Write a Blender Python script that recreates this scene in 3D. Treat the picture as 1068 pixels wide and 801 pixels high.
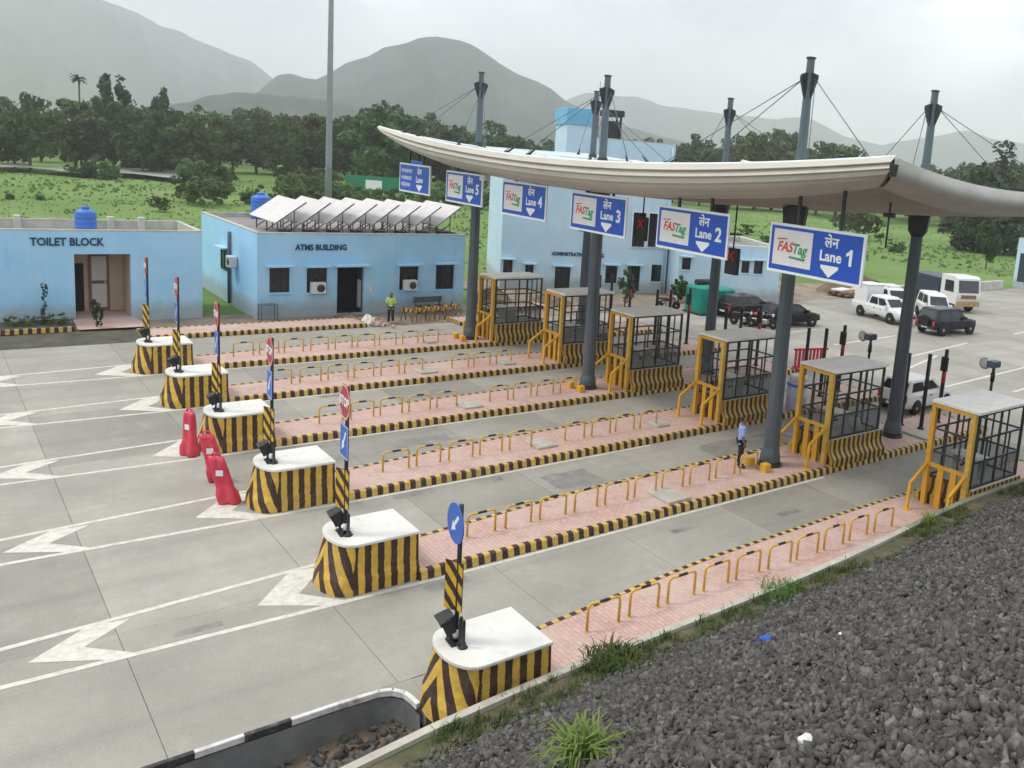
import bpy, bmesh, math, random
import numpy as np
from mathutils import Vector, Matrix

for o in list(bpy.data.objects):
    bpy.data.objects.remove(o, do_unlink=True)
scene = bpy.context.scene
COL = scene.collection
rnd = random.Random(7)
R = math.radians

# ------------------------------------------------------------------ camera
CAM_POS = Vector((19.0757, -21.6252, 9.9727))
CAM_R = Vector((0.6500, 0.7556, 0.0812)); CAM_U = Vector((-0.1790, 0.0485, 0.9827)); CAM_F = Vector((-0.7386, 0.6532, -0.1668))
FPX, PPX, PPY = 921.01, 171.11, -74.70
cam_data = bpy.data.cameras.new('camera')
cam_data.sensor_width = 36.0
cam_data.lens = FPX / 1068 * 36.0
cam_data.shift_x = -PPX / 1068
cam_data.shift_y = PPY / 1068
cam_data.clip_end = 20000
camera = bpy.data.objects.new('camera', cam_data)
fw = CAM_F.normalized(); rt = (CAM_R - fw * CAM_R.dot(fw)).normalized(); up = rt.cross(fw)
camera.matrix_world = Matrix(((rt.x, up.x, -fw.x, CAM_POS.x), (rt.y, up.y, -fw.y, CAM_POS.y), (rt.z, up.z, -fw.z, CAM_POS.z), (0, 0, 0, 1)))
COL.objects.link(camera)
scene.camera = camera

# ------------------------------------------------------------------ world: overcast sky
SUN_EL, SUN_AZ = R(58), R(215)
world = bpy.data.worlds.new('World'); scene.world = world
world.use_nodes = True
nt = world.node_tree; nt.nodes.clear()
def wn(t, **kw):
    n = nt.nodes.new(t)
    for k, v in kw.items(): setattr(n, k, v)
    return n
w_out = wn('ShaderNodeOutputWorld'); w_bg = wn('ShaderNodeBackground')
w_sky = wn('ShaderNodeTexSky', sky_type='NISHITA', sun_disc=False, sun_elevation=SUN_EL, sun_rotation=SUN_AZ, air_density=1.0, dust_density=4.0)
w_geo = wn('ShaderNodeTexCoord'); w_map = wn('ShaderNodeMapping'); w_map.inputs['Scale'].default_value = (1, 1, 2.6)
w_no = wn('ShaderNodeTexNoise'); w_no.inputs['Scale'].default_value = 2.3; w_no.inputs['Detail'].default_value = 7; w_no.inputs['Roughness'].default_value = 0.5
w_map.inputs['Location'].default_value = (0.35, 1.2, 0.3)
w_ramp = wn('ShaderNodeValToRGB')
w_ramp.color_ramp.elements[0].position = 0.40; w_ramp.color_ramp.elements[0].color = (4.2, 4.55, 5.05, 1)
w_ramp.color_ramp.elements[1].position = 0.64; w_ramp.color_ramp.elements[1].color = (11.6, 11.7, 11.7, 1)
e = w_ramp.color_ramp.elements.new(0.52); e.color = (6.7, 7.0, 7.35, 1)
w_mix = wn('ShaderNodeMixRGB'); w_mix.inputs[0].default_value = 0.93
nt.links.new(w_geo.outputs['Generated'], w_map.inputs['Vector']); nt.links.new(w_map.outputs[0], w_no.inputs['Vector'])
nt.links.new(w_no.outputs['Fac'], w_ramp.inputs[0])
nt.links.new(w_sky.outputs[0], w_mix.inputs[1]); nt.links.new(w_ramp.outputs[0], w_mix.inputs[2])
nt.links.new(w_mix.outputs[0], w_bg.inputs['Color']); w_bg.inputs['Strength'].default_value = 0.15
nt.links.new(w_bg.outputs[0], w_out.inputs['Surface'])

sun_d = bpy.data.lights.new('sun', 'SUN'); sun_d.energy = 1.5; sun_d.angle = R(11); sun_d.color = (1.0, 0.94, 0.85)
sun = bpy.data.objects.new('sun', sun_d)
sd = Vector((math.sin(SUN_AZ) * math.cos(SUN_EL), math.cos(SUN_AZ) * math.cos(SUN_EL), math.sin(SUN_EL)))
sun.rotation_euler = sd.to_track_quat('Z', 'Y').to_euler(); sun.location = (0, 0, 60)
COL.objects.link(sun)

scene.view_settings.view_transform = 'Standard'
scene.view_settings.look = 'None'
scene.view_settings.gamma = 1.0
scene.view_settings.exposure = 0.36
scene.view_settings.use_curve_mapping = False
scene.render.engine = 'CYCLES'
scene.cycles.use_denoising = True
scene.cycles.max_bounces = 6
scene.cycles.diffuse_bounces = 3
scene.cycles.glossy_bounces = 3
scene.cycles.transparent_max_bounces = 12
scene.cycles.volume_bounces = 1
scene.cycles.sample_clamp_indirect = 4.0

# ------------------------------------------------------------------ materials
MATS = {}
def nodes_of(name):
    m = bpy.data.materials.new(name); m.use_nodes = True
    t = m.node_tree; t.nodes.clear()
    out = t.nodes.new('ShaderNodeOutputMaterial'); b = t.nodes.new('ShaderNodeBsdfPrincipled')
    t.links.new(b.outputs[0], out.inputs['Surface'])
    MATS[name] = m
    return m, t, b
def N(t, typ, **kw):
    n = t.nodes.new(typ)
    for k, v in kw.items():
        if k in n.inputs: n.inputs[k].default_value = v
        else: setattr(n, k, v)
    return n
def L(t, a, b): t.links.new(a, b)
def math_node(t, op, a, b=None, clamp=False):
    n = t.nodes.new('ShaderNodeMath'); n.operation = op; n.use_clamp = clamp
    for i, v in enumerate((a, b)):
        if v is None: continue
        if isinstance(v, (int, float)): n.inputs[i].default_value = v
        else: t.links.new(v, n.inputs[i])
    return n.outputs[0]
def mix_col(t, fac, c1, c2, mode='MIX'):
    n = t.nodes.new('ShaderNodeMixRGB'); n.blend_type = mode
    for i, v in enumerate((fac, c1, c2)):
        if isinstance(v, (int, float)): n.inputs[i].default_value = v
        elif isinstance(v, tuple): n.inputs[i].default_value = (*v[:3], 1)
        else: t.links.new(v, n.inputs[i])
    return n.outputs[0]
def noise(t, vec, scale, detail=4, rough=0.55, lo=None, hi=None):
    n = t.nodes.new('ShaderNodeTexNoise'); n.inputs['Scale'].default_value = scale; n.inputs['Detail'].default_value = detail
    n.inputs['Roughness'].default_value = rough
    if vec is not None: t.links.new(vec, n.inputs['Vector'])
    o = n.outputs['Fac']
    if lo is not None:
        mr = t.nodes.new('ShaderNodeMapRange'); mr.inputs[1].default_value = lo; mr.inputs[2].default_value = hi
        t.links.new(o, mr.inputs[0]); o = mr.outputs[0]
    return o
def scaled(t, vec, s):
    n = t.nodes.new('ShaderNodeMapping'); n.inputs['Scale'].default_value = s; t.links.new(vec, n.inputs['Vector']); return n.outputs[0]
def add_bump(t, b, h, strength, dist=0.02):
    n = t.nodes.new('ShaderNodeBump'); n.inputs['Strength'].default_value = strength; n.inputs['Distance'].default_value = dist
    t.links.new(h, n.inputs['Height']); t.links.new(n.outputs[0], b.inputs['Normal'])
def pm(name, col, rough=0.7, metal=0.0, amt=0.18, scale=2.0, bump=0.0, bscale=30.0, dirt=None, dscale=1.2, dlo=0.5, dhi=0.75, damt=0.5, spec=0.4, rand=0.0, stretch=None):
    """plain surface: base colour broken up by two noises, optional dirt and fine relief"""
    m, t, b = nodes_of(name)
    pos = N(t, 'ShaderNodeNewGeometry').outputs['Position']
    if stretch: pos2 = scaled(t, pos, stretch)
    else: pos2 = pos
    n1 = noise(t, pos2, scale, 6, 0.6, 0.3, 0.7)
    lo = tuple(c * (1 - amt) for c in col); hi = tuple(min(1, c * (1 + amt)) for c in col)
    c = mix_col(t, n1, lo, hi)
    if dirt:
        d = noise(t, pos2, dscale, 7, 0.65, dlo, dhi)
        c = mix_col(t, math_node(t, 'MULTIPLY', d, damt, True), c, dirt)
    if rand:
        oi = N(t, 'ShaderNodeObjectInfo').outputs['Random']
        v = math_node(t, 'MULTIPLY_ADD', oi, rand); v.node.inputs[2].default_value = 1 - rand / 2
        hs = N(t, 'ShaderNodeHueSaturation'); L(t, v, hs.inputs['Value']); L(t, c, hs.inputs['Color']); c = hs.outputs[0]
    L(t, c, b.inputs['Base Color'])
    b.inputs['Roughness'].default_value = rough; b.inputs['Metallic'].default_value = metal
    b.inputs['Specular IOR Level'].default_value = spec
    if bump: add_bump(t, b, noise(t, pos, bscale, 5, 0.6), bump)
    return m
def hazard(name, per, yel=(0.50, 0.30, 0.04), blk=(0.035, 0.014, 0.012), u0=None, skew=0.6, per2=0.42, wear=0.5, diag=0.0):
    """yellow and near-black paint stripes laid along UV.x; beyond u0 from the nose the stripes stand upright"""
    m, t, b = nodes_of(name)
    uv = N(t, 'ShaderNodeUVMap').outputs[0]; sep = N(t, 'ShaderNodeSeparateXYZ'); L(t, uv, sep.inputs[0])
    pos = N(t, 'ShaderNodeNewGeometry').outputs['Position']
    wob = math_node(t, 'MULTIPLY', math_node(t, 'SUBTRACT', noise(t, pos, 9, 3), 0.5), 0.05)
    u = math_node(t, 'ADD', sep.outputs[0], wob); v = sep.outputs[1]
    def stripe(x, p):
        f = math_node(t, 'FRACT', math_node(t, 'DIVIDE', x, p))
        return math_node(t, 'GREATER_THAN', f, 0.5)
    s = stripe(math_node(t, 'ADD', u, math_node(t, 'MULTIPLY', v, diag)) if diag else u, per)
    if u0 is not None:
        a = math_node(t, 'ABSOLUTE', u)
        sv = stripe(a, per)
        sd_ = stripe(math_node(t, 'ADD', a, math_node(t, 'MULTIPLY', v, skew)), per2)
        far = math_node(t, 'GREATER_THAN', a, u0)
        mx = N(t, 'ShaderNodeMix'); L(t, far, mx.inputs[0]); L(t, sd_, mx.inputs[2]); L(t, sv, mx.inputs[3]); s = mx.outputs[0]
    n1 = noise(t, pos, 6, 6, 0.65, 0.3, 0.75)
    y = mix_col(t, n1, tuple(c * 1.1 for c in yel), tuple(c * 0.68 for c in yel))
    k = mix_col(t, n1, tuple(c * 1.5 for c in blk), blk)
    c = mix_col(t, s, y, k)
    d = noise(t, pos, 2.2, 8, 0.7, 0.52, 0.8)
    c = mix_col(t, math_node(t, 'MULTIPLY', d, wear, True), c, (0.20, 0.17, 0.13))
    chips = noise(t, pos, 24, 4, 0.6, 0.66, 0.72)
    c = mix_col(t, math_node(t, 'MULTIPLY', chips, 0.5, True), c, (0.3, 0.28, 0.25))
    L(t, c, b.inputs['Base Color']); b.inputs['Roughness'].default_value = 0.62
    add_bump(t, b, noise(t, pos, 50, 4), 0.25, 0.01)
    return m

def make_materials():
    # weathered concrete carriageway
    m, t, b = nodes_of('concrete_road')
    pos = N(t, 'ShaderNodeNewGeometry').outputs['Position']
    st = scaled(t, pos, (1.0, 0.16, 1.0))
    big = noise(t, pos, 0.35, 6, 0.6, 0.3, 0.7)
    c = mix_col(t, big, (0.265, 0.252, 0.217), (0.395, 0.375, 0.325))
    streak = noise(t, st, 0.9, 7, 0.65, 0.48, 0.75)
    c = mix_col(t, math_node(t, 'MULTIPLY', streak, 0.6, True), c, (0.265, 0.255, 0.23))
    pale = noise(t, pos, 0.8, 8, 0.7, 0.56, 0.8)
    c = mix_col(t, math_node(t, 'MULTIPLY', pale, 0.45, True), c, (0.56, 0.54, 0.48))
    sx = N(t, 'ShaderNodeSeparateXYZ'); L(t, pos, sx.inputs[0])      # worn wheel tracks along each lane
    fr = math_node(t, 'FRACT', math_node(t, 'MULTIPLY_ADD', sx.outputs[0], 1 / 5.3)); fr.node.inputs[0].links[0].from_node.inputs[2].default_value = 10.0
    dx = math_node(t, 'ABSOLUTE', math_node(t, 'SUBTRACT', fr, 0.5))
    tk = math_node(t, 'SUBTRACT', 1.0, math_node(t, 'MULTIPLY', math_node(t, 'ABSOLUTE', math_node(t, 'SUBTRACT', dx, 0.155)), 12.0), True)
    tk = math_node(t, 'MULTIPLY', tk, noise(t, scaled(t, pos, (2, 0.12, 1)), 1.1, 5, 0.6, 0.32, 0.68), True)
    c = mix_col(t, math_node(t, 'MULTIPLY', tk, 0.42, True), c, (0.19, 0.183, 0.168))
    oil = noise(t, scaled(t, pos, (1, 0.5, 1)), 1.5, 4, 0.5, 0.70, 0.78)
    c = mix_col(t, math_node(t, 'MULTIPLY', oil, 0.6, True), c, (0.17, 0.163, 0.15))
    mott = noise(t, pos, 2.6, 8, 0.72, 0.40, 0.66)
    c = mix_col(t, math_node(t, 'MULTIPLY', mott, 0.38, True), c, (0.25, 0.238, 0.21))
    fine = noise(t, pos, 22, 5, 0.7, 0.35, 0.7)
    c = mix_col(t, 0.14, c, mix_col(t, fine, (0.12, 0.12, 0.11), (0.55, 0.54, 0.5)))
    oi = N(t, 'ShaderNodeObjectInfo').outputs['Random']
    v = math_node(t, 'MULTIPLY_ADD', oi, 0.26); v.node.inputs[2].default_value = 0.86
    hs = N(t, 'ShaderNodeHueSaturation'); L(t, v, hs.inputs['Value']); L(t, c, hs.inputs['Color']); c = hs.outputs[0]
    L(t, c, b.inputs['Base Color']); b.inputs['Roughness'].default_value = 0.75; b.inputs['Specular IOR Level'].default_value = 0.35
    add_bump(t, b, noise(t, scaled(t, pos, (1, 6, 1)), 9, 4), 0.25, 0.01)
    # pink interlocking pavers
    m, t, b = nodes_of('pink_paver')
    pos = N(t, 'ShaderNodeNewGeometry').outputs['Position']
    br = N(t, 'ShaderNodeTexBrick'); br.inputs['Scale'].default_value = 1.0; br.inputs['Brick Width'].default_value = 0.24; br.inputs['Row Height'].default_value = 0.12
    br.inputs['Mortar Size'].default_value = 0.008; br.inputs['Color1'].default_value = (0.50, 0.31, 0.265, 1); br.inputs['Color2'].default_value = (0.58, 0.375, 0.325, 1)
    br.inputs['Mortar'].default_value = (0.33, 0.22, 0.19, 1); L(t, pos, br.inputs['Vector'])
    c = br.outputs['Color']
    c = mix_col(t, math_node(t, 'MULTIPLY', noise(t, pos, 0.7, 7, 0.65, 0.38, 0.68), 0.7, True), c, (0.56, 0.455, 0.40))
    c = mix_col(t, math_node(t, 'MULTIPLY', noise(t, pos, 1.7, 6, 0.7, 0.55, 0.75), 0.5, True), c, (0.27, 0.18, 0.155))
    L(t, c, b.inputs['Base Color']); b.inputs['Roughness'].default_value = 0.8
    add_bump(t, b, br.outputs['Fac'], 0.4, -0.01)
    # road marking paint
    m, t, b = nodes_of('road_marking')
    pos = N(t, 'ShaderNodeNewGeometry').outputs['Position']
    n1 = noise(t, pos, 5, 8, 0.7, 0.42, 0.70)
    c = mix_col(t, math_node(t, 'MULTIPLY', n1, 0.75, True), (0.66, 0.645, 0.58), (0.40, 0.385, 0.34))
    st = noise(t, scaled(t, pos, (1, 0.25, 1)), 3, 6, 0.65, 0.54, 0.72)
    c = mix_col(t, math_node(t, 'MULTIPLY', st, 0.5, True), c, (0.33, 0.32, 0.3))
    L(t, c, b.inputs['Base Color']); b.inputs['Roughness'].default_value = 0.7
    # field grass
    m, t, b = nodes_of('field_grass')
    pos = N(t, 'ShaderNodeNewGeometry').outputs['Position']
    c = mix_col(t, noise(t, pos, 0.05, 7, 0.6, 0.35, 0.65), (0.12, 0.205, 0.055), (0.185, 0.275, 0.09))
    c = mix_col(t, math_node(t, 'MULTIPLY', noise(t, pos, 0.35, 8, 0.7, 0.45, 0.75), 0.5, True), c, (0.09, 0.15, 0.045))
    c = mix_col(t, math_node(t, 'MULTIPLY', noise(t, scaled(t, pos, (1, 1, 1)), 0.02, 4, 0.5, 0.55, 0.7), 0.5, True), c, (0.20, 0.255, 0.10))
    L(t, c, b.inputs['Base Color']); b.inputs['Roughness'].default_value = 0.9; b.inputs['Specular IOR Level'].default_value = 0.1
    add_bump(t, b, noise(t, pos, 0.9, 8, 0.72), 0.5, 0.4)
    # foliage
    def leaf(name, c1, c2, c3):
        m, t, b = nodes_of(name)
        pos = N(t, 'ShaderNodeNewGeometry').outputs['Position']
        c = mix_col(t, noise(t, pos, 0.9, 5, 0.6, 0.35, 0.65), c1, c2)
        c = mix_col(t, noise(t, pos, 6, 3, 0.6, 0.45, 0.8), c, c3)
        oi = N(t, 'ShaderNodeObjectInfo').outputs['Random']
        v = math_node(t, 'MULTIPLY_ADD', oi, 0.7); v.node.inputs[2].default_value = 0.65
        h = math_node(t, 'MULTIPLY_ADD', oi, 0.05); h.node.inputs[2].default_value = 0.475
        hs = N(t, 'ShaderNodeHueSaturation'); L(t, v, hs.inputs['Value']); L(t, h, hs.inputs['Hue']); L(t, c, hs.inputs['Color'])
        L(t, hs.outputs[0], b.inputs['Base Color']); b.inputs['Roughness'].default_value = 0.65; b.inputs['Specular IOR Level'].default_value = 0.2
        tr = N(t, 'ShaderNodeBsdfTranslucent'); L(t, hs.outputs[0], tr.inputs[0]); mx = N(t, 'ShaderNodeMixShader'); mx.inputs[0].default_value = 0.25
        L(t, b.outputs[0], mx.inputs[1]); L(t, tr.outputs[0], mx.inputs[2])
        out = [n for n in t.nodes if n.type == 'OUTPUT_MATERIAL'][0]; L(t, mx.outputs[0], out.inputs['Surface'])
    leaf('leaf_dark', (0.036, 0.07, 0.028), (0.062, 0.108, 0.042), (0.09, 0.14, 0.058))
    leaf('leaf_mid', (0.045, 0.085, 0.025), (0.075, 0.125, 0.04), (0.11, 0.16, 0.06))
    leaf('leaf_light', (0.075, 0.12, 0.04), (0.12, 0.175, 0.06), (0.16, 0.21, 0.085))
    leaf('leaf_olive', (0.05, 0.07, 0.022), (0.085, 0.11, 0.035), (0.12, 0.145, 0.055))
    leaf('leaf_grey', (0.05, 0.065, 0.045), (0.07, 0.09, 0.06), (0.095, 0.115, 0.08))
    leaf('grass_blade', (0.05, 0.11, 0.022), (0.10, 0.17, 0.04), (0.15, 0.21, 0.07))
    leaf('field_blade', (0.10, 0.175, 0.048), (0.155, 0.235, 0.075), (0.20, 0.275, 0.10))
    leaf('grass_bright', (0.14, 0.26, 0.05), (0.22, 0.36, 0.08), (0.28, 0.38, 0.12))
    pm('bark', (0.09, 0.07, 0.05), 0.9, amt=0.4, scale=6)
    pm('hill_slope', (0.04, 0.055, 0.05), 0.95, amt=0.5, scale=0.012, dirt=(0.09, 0.10, 0.075), dscale=0.03, spec=0.0)
    # stones
    pm('ballast', (0.085, 0.083, 0.086), 0.85, amt=0.75, scale=5.5, bump=0.3, bscale=60, dirt=(0.21, 0.20, 0.205), dscale=8, dlo=0.58, dhi=0.72, damt=0.8)
    pm('ballast_bed', (0.062, 0.056, 0.05), 0.95, amt=0.5, scale=9, bump=1.0, bscale=12)
    pm('soil', (0.16, 0.115, 0.08), 0.95, amt=0.4, scale=1.5, bump=0.8, bscale=14, dirt=(0.07, 0.075, 0.04), dscale=1.1)
    pm('dry_ground', (0.27, 0.215, 0.165), 0.95, amt=0.3, scale=0.6, bump=0.7, bscale=8, dirt=(0.13, 0.12, 0.075), dscale=0.5, dlo=0.48, dhi=0.62, damt=0.7)
    pm('wet_soil', (0.085, 0.08, 0.06), 0.9, amt=0.4, scale=1.2, bump=0.6, bscale=10, dirt=(0.06, 0.085, 0.03), dscale=1.3)
    pm('toe_soil', (0.135, 0.105, 0.07), 0.95, amt=0.4, scale=2.2, bump=0.8, bscale=16, dirt=(0.06, 0.085, 0.03), dscale=1.6, dlo=0.42, dhi=0.6, damt=0.85)
    pm('damp_concrete', (0.235, 0.225, 0.205), 0.6, amt=0.35, scale=1.6, dirt=(0.25, 0.245, 0.23), dscale=2.5, damt=0.8)
    pm('joint_dark', (0.24, 0.23, 0.205), 0.95)
    pm('pale_concrete', (0.46, 0.43, 0.37), 0.85, amt=0.2, scale=3, bump=0.4, bscale=30, dirt=(0.2, 0.18, 0.14), dscale=1.5)
    pm('grey_concrete', (0.17, 0.175, 0.175), 0.85, amt=0.3, scale=1.6, bump=0.4, bscale=25, dirt=(0.07, 0.075, 0.07), dscale=1.2)
    pm('mossy_concrete', (0.22, 0.22, 0.16), 0.9, amt=0.3, scale=2, bump=0.5, bscale=25, dirt=(0.09, 0.11, 0.045), dscale=1.3)
    pm('white_top', (0.70, 0.69, 0.645), 0.7, amt=0.06, scale=2.5, bump=0.2, bscale=40, dirt=(0.42, 0.39, 0.34), dscale=2.4, dlo=0.55, dhi=0.8, damt=0.6)
    pm('roof_white', (0.86, 0.84, 0.79), 0.6, amt=0.05, scale=2, dirt=(0.6, 0.57, 0.51), dscale=1.8, dlo=0.5, dhi=0.8, damt=0.6)
    pm('white_paint', (0.74, 0.75, 0.75), 0.55, amt=0.06, scale=3, dirt=(0.45, 0.44, 0.42), dscale=2.5, dlo=0.58, dhi=0.8)
    pm('black_paint', (0.022, 0.022, 0.024), 0.5, amt=0.3, scale=6)
    pm('kerb_white', (0.68, 0.68, 0.66), 0.7, amt=0.15, scale=6, dirt=(0.26, 0.25, 0.235), dscale=4, dlo=0.5, dhi=0.66, damt=0.8)
    pm('kerb_black', (0.04, 0.04, 0.04), 0.7, amt=0.3, scale=6, dirt=(0.24, 0.235, 0.22), dscale=4, dlo=0.52, dhi=0.66, damt=0.7)
    hazard('hazard_kerb', 0.326, yel=(0.64, 0.44, 0.11), wear=0.55)
    hazard('hazard_nose', 0.30, yel=(0.68, 0.43, 0.06), u0=1.08, skew=0.62, per2=0.46)
    hazard('hazard_booth', 0.26, yel=(0.56, 0.35, 0.06), wear=0.35)
    hazard('hazard_board', 0.32, yel=(0.72, 0.45, 0.03), wear=0.1, diag=0.9)
    pm('yellow_paint', (0.66, 0.41, 0.07), 0.5, amt=0.16, scale=5, dirt=(0.32, 0.2, 0.08), dscale=4, spec=0.5)
    pm('orange_yellow', (0.72, 0.38, 0.03), 0.5, amt=0.14, scale=3, dirt=(0.36, 0.18, 0.05), dscale=3, spec=0.5)
    pm('frame_black', (0.035, 0.034, 0.036), 0.45, amt=0.3, scale=4, spec=0.5)
    pm('pole_grey', (0.10, 0.125, 0.145), 0.42, metal=0.25, amt=0.12, scale=1.2, dirt=(0.06, 0.07, 0.075), dscale=1.5, stretch=(1, 1, 0.25))
    pm('pole_dark', (0.03, 0.034, 0.037), 0.5, amt=0.2, scale=3)
    pm('mast_grey', (0.27, 0.285, 0.30), 0.4, metal=0.5, amt=0.1, scale=1)
    pm('cable_steel', (0.11, 0.12, 0.125), 0.45, metal=0.4)
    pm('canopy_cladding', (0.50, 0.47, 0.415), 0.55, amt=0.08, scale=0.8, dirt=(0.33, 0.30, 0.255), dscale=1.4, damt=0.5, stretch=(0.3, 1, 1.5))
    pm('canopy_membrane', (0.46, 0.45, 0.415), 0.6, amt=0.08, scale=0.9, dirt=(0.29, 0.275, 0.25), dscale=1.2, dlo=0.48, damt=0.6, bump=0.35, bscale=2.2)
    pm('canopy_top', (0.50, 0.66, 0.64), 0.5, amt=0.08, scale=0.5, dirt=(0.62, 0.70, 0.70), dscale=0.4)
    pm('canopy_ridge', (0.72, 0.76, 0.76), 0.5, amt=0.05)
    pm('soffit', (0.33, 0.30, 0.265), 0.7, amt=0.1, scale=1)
    pm('sign_blue', (0.010, 0.075, 0.46), 0.4, amt=0.06, scale=2, spec=0.5)
    pm('sign_white', (0.78, 0.80, 0.82), 0.45, amt=0.04, scale=2)
    pm('sign_panel', (0.70, 0.69, 0.70), 0.5, amt=0.04, scale=2)
    pm('logo_red', (0.62, 0.075, 0.05), 0.5, amt=0.05)
    pm('logo_green', (0.045, 0.30, 0.12), 0.5, amt=0.05)
    pm('sign_red', (0.42, 0.035, 0.05), 0.45, amt=0.12, scale=4)
    pm('disc_blue', (0.018, 0.12, 0.52), 0.4, amt=0.06)
    def wall(name, col, pale, stain):
        m, t, b = nodes_of(name)
        pos = N(t, 'ShaderNodeNewGeometry').outputs['Position']
        c = mix_col(t, noise(t, pos, 0.7, 6, 0.6, 0.35, 0.7), col, pale)
        c = mix_col(t, math_node(t, 'MULTIPLY', noise(t, scaled(t, pos, (1.6, 1.6, 0.10)), 1.6, 6, 0.65, 0.56, 0.78), 0.5, True), c, stain)     # rain streaks
        sz = N(t, 'ShaderNodeSeparateXYZ'); L(t, pos, sz.inputs[0])
        low = math_node(t, 'SUBTRACT', 1.0, math_node(t, 'MULTIPLY', math_node(t, 'ADD', sz.outputs[2], math_node(t, 'MULTIPLY', noise(t, pos, 1.8, 5), -0.9)), 1.6), True)   # splashed mud near the ground
        c = mix_col(t, math_node(t, 'MULTIPLY', low, 0.65, True), c, (0.33, 0.31, 0.27))
        c = mix_col(t, math_node(t, 'MULTIPLY', noise(t, pos, 3.5, 7, 0.7, 0.6, 0.75), 0.25, True), c, stain)
        L(t, c, b.inputs['Base Color']); b.inputs['Roughness'].default_value = 0.8; add_bump(t, b, noise(t, pos, 14, 5), 0.2, 0.02)
    wall('wall_blue', (0.31, 0.60, 0.85), (0.41, 0.67, 0.87), (0.28, 0.46, 0.60))
    wall('wall_pale_blue', (0.47, 0.66, 0.80), (0.56, 0.71, 0.81), (0.38, 0.47, 0.54))
    pm('tower_blue', (0.17, 0.45, 0.66), 0.7, amt=0.08, scale=0.8)
    pm('wall_cream', (0.55, 0.44, 0.33), 0.8, amt=0.1, scale=1.5)
    pm('wall_brown', (0.24, 0.13, 0.08), 0.8, amt=0.2, scale=1.5)
    pm('roof_grey', (0.25, 0.235, 0.22), 0.9, amt=0.25, scale=0.8, dirt=(0.15, 0.14, 0.13), dscale=0.7)
    pm('parapet_cap', (0.50, 0.50, 0.45), 0.85, amt=0.2, scale=1.5, dirt=(0.3, 0.3, 0.26), dscale=1.2)
    pm('letter_navy', (0.012, 0.045, 0.11), 0.6, amt=0.1)
    pm('window_dark', (0.016, 0.02, 0.026), 0.10, amt=0.3, spec=0.6)
    pm('frame_navy', (0.03, 0.045, 0.07), 0.5)
    pm('interior_shade_tone', (0.018, 0.016, 0.017), 0.9)  # near-black colour standing in for the shade of unlit interiors
    pm('tank_blue', (0.05, 0.17, 0.58), 0.45, amt=0.12, scale=3)
    pm('solar_sky_sheen', (0.62, 0.59, 0.585), 0.5, amt=0.12, scale=1.2, dirt=(0.62, 0.59, 0.58), dscale=1.4, spec=0.6)  # pale tone is the sky's reflection put into the panel colour
    pm('aluminium', (0.55, 0.55, 0.56), 0.4, metal=0.6)
    pm('ac_white', (0.62, 0.63, 0.62), 0.6, amt=0.06)
    pm('red_plastic', (0.60, 0.035, 0.075), 0.35, amt=0.14, scale=3, dirt=(0.55, 0.16, 0.16), dscale=3, spec=0.5)
    pm('rust_orange', (0.55, 0.2, 0.05), 0.6)
    pm('car_white', (0.72, 0.73, 0.73), 0.25, amt=0.03, spec=0.6)
    pm('car_navy', (0.008, 0.011, 0.022), 0.25, amt=0.1, spec=0.35)
    pm('car_black', (0.006, 0.006, 0.008), 0.25, amt=0.1, spec=0.35)
    pm('car_brown', (0.035, 0.028, 0.027), 0.25, amt=0.1, spec=0.4)
    pm('tyre', (0.018, 0.018, 0.018), 0.85)
    pm('rim', (0.42, 0.43, 0.44), 0.35, metal=0.6)
    pm('lamp_red', (0.5, 0.02, 0.02), 0.25, spec=0.6)
    pm('lamp_clear', (0.7, 0.72, 0.72), 0.15, spec=0.7)
    pm('bumper_tan', (0.42, 0.28, 0.12), 0.6, amt=0.25, scale=4)
    pm('teal_paint', (0.01, 0.24, 0.19), 0.45, amt=0.12, scale=2)
    pm('green_board', (0.01, 0.21, 0.11), 0.5, amt=0.06)
    pm('drum_blue', (0.46, 0.50, 0.66), 0.5, amt=0.08)
    pm('wood', (0.22, 0.13, 0.075), 0.8, amt=0.3, scale=4)
    pm('skin', (0.20, 0.11, 0.075), 0.6, amt=0.05)
    pm('hair_black', (0.012, 0.010, 0.010), 0.6)
    pm('shirt_blue', (0.27, 0.36, 0.68), 0.8, amt=0.1, scale=9)
    pm('trousers_dark', (0.016, 0.016, 0.02), 0.85, amt=0.2, scale=9)
    pm('vest_green', (0.50, 0.68, 0.16), 0.7, amt=0.1, scale=9)
    pm('shoe', (0.02, 0.018, 0.016), 0.5)
    pm('shoe_red', (0.30, 0.03, 0.03), 0.5)
    pm('water', (0.50, 0.51, 0.45), 0.3, amt=0.15, scale=0.08, stretch=(1, 0.3, 1), spec=0.6)
    pm('dust_path', (0.42, 0.40, 0.33), 0.9, amt=0.2, scale=0.2)
    pm('white_sheet', (0.68, 0.66, 0.62), 0.8, amt=0.1, scale=1.5)
    pm('tarp_blue', (0.03, 0.10, 0.42), 0.55, amt=0.25, scale=9)
    # booth glazing: thin dusty panes
    m, t, b = nodes_of('pane_glass')
    b.inputs['Base Color'].default_value = (0.20, 0.21, 0.22, 1); b.inputs['Roughness'].default_value = 0.12
    tr = N(t, 'ShaderNodeBsdfTransparent'); tr.inputs[0].default_value = (0.86, 0.88, 0.89, 1)
    mx = N(t, 'ShaderNodeMixShader'); mx.inputs[0].default_value = 0.16
    L(t, tr.outputs[0], mx.inputs[1]); L(t, b.outputs[0], mx.inputs[2])
    out = [n for n in t.nodes if n.type == 'OUTPUT_MATERIAL'][0]; L(t, mx.outputs[0], out.inputs['Surface'])
    # lit red cross of the lane signals
    m, t, b = nodes_of('red_led')
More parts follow.
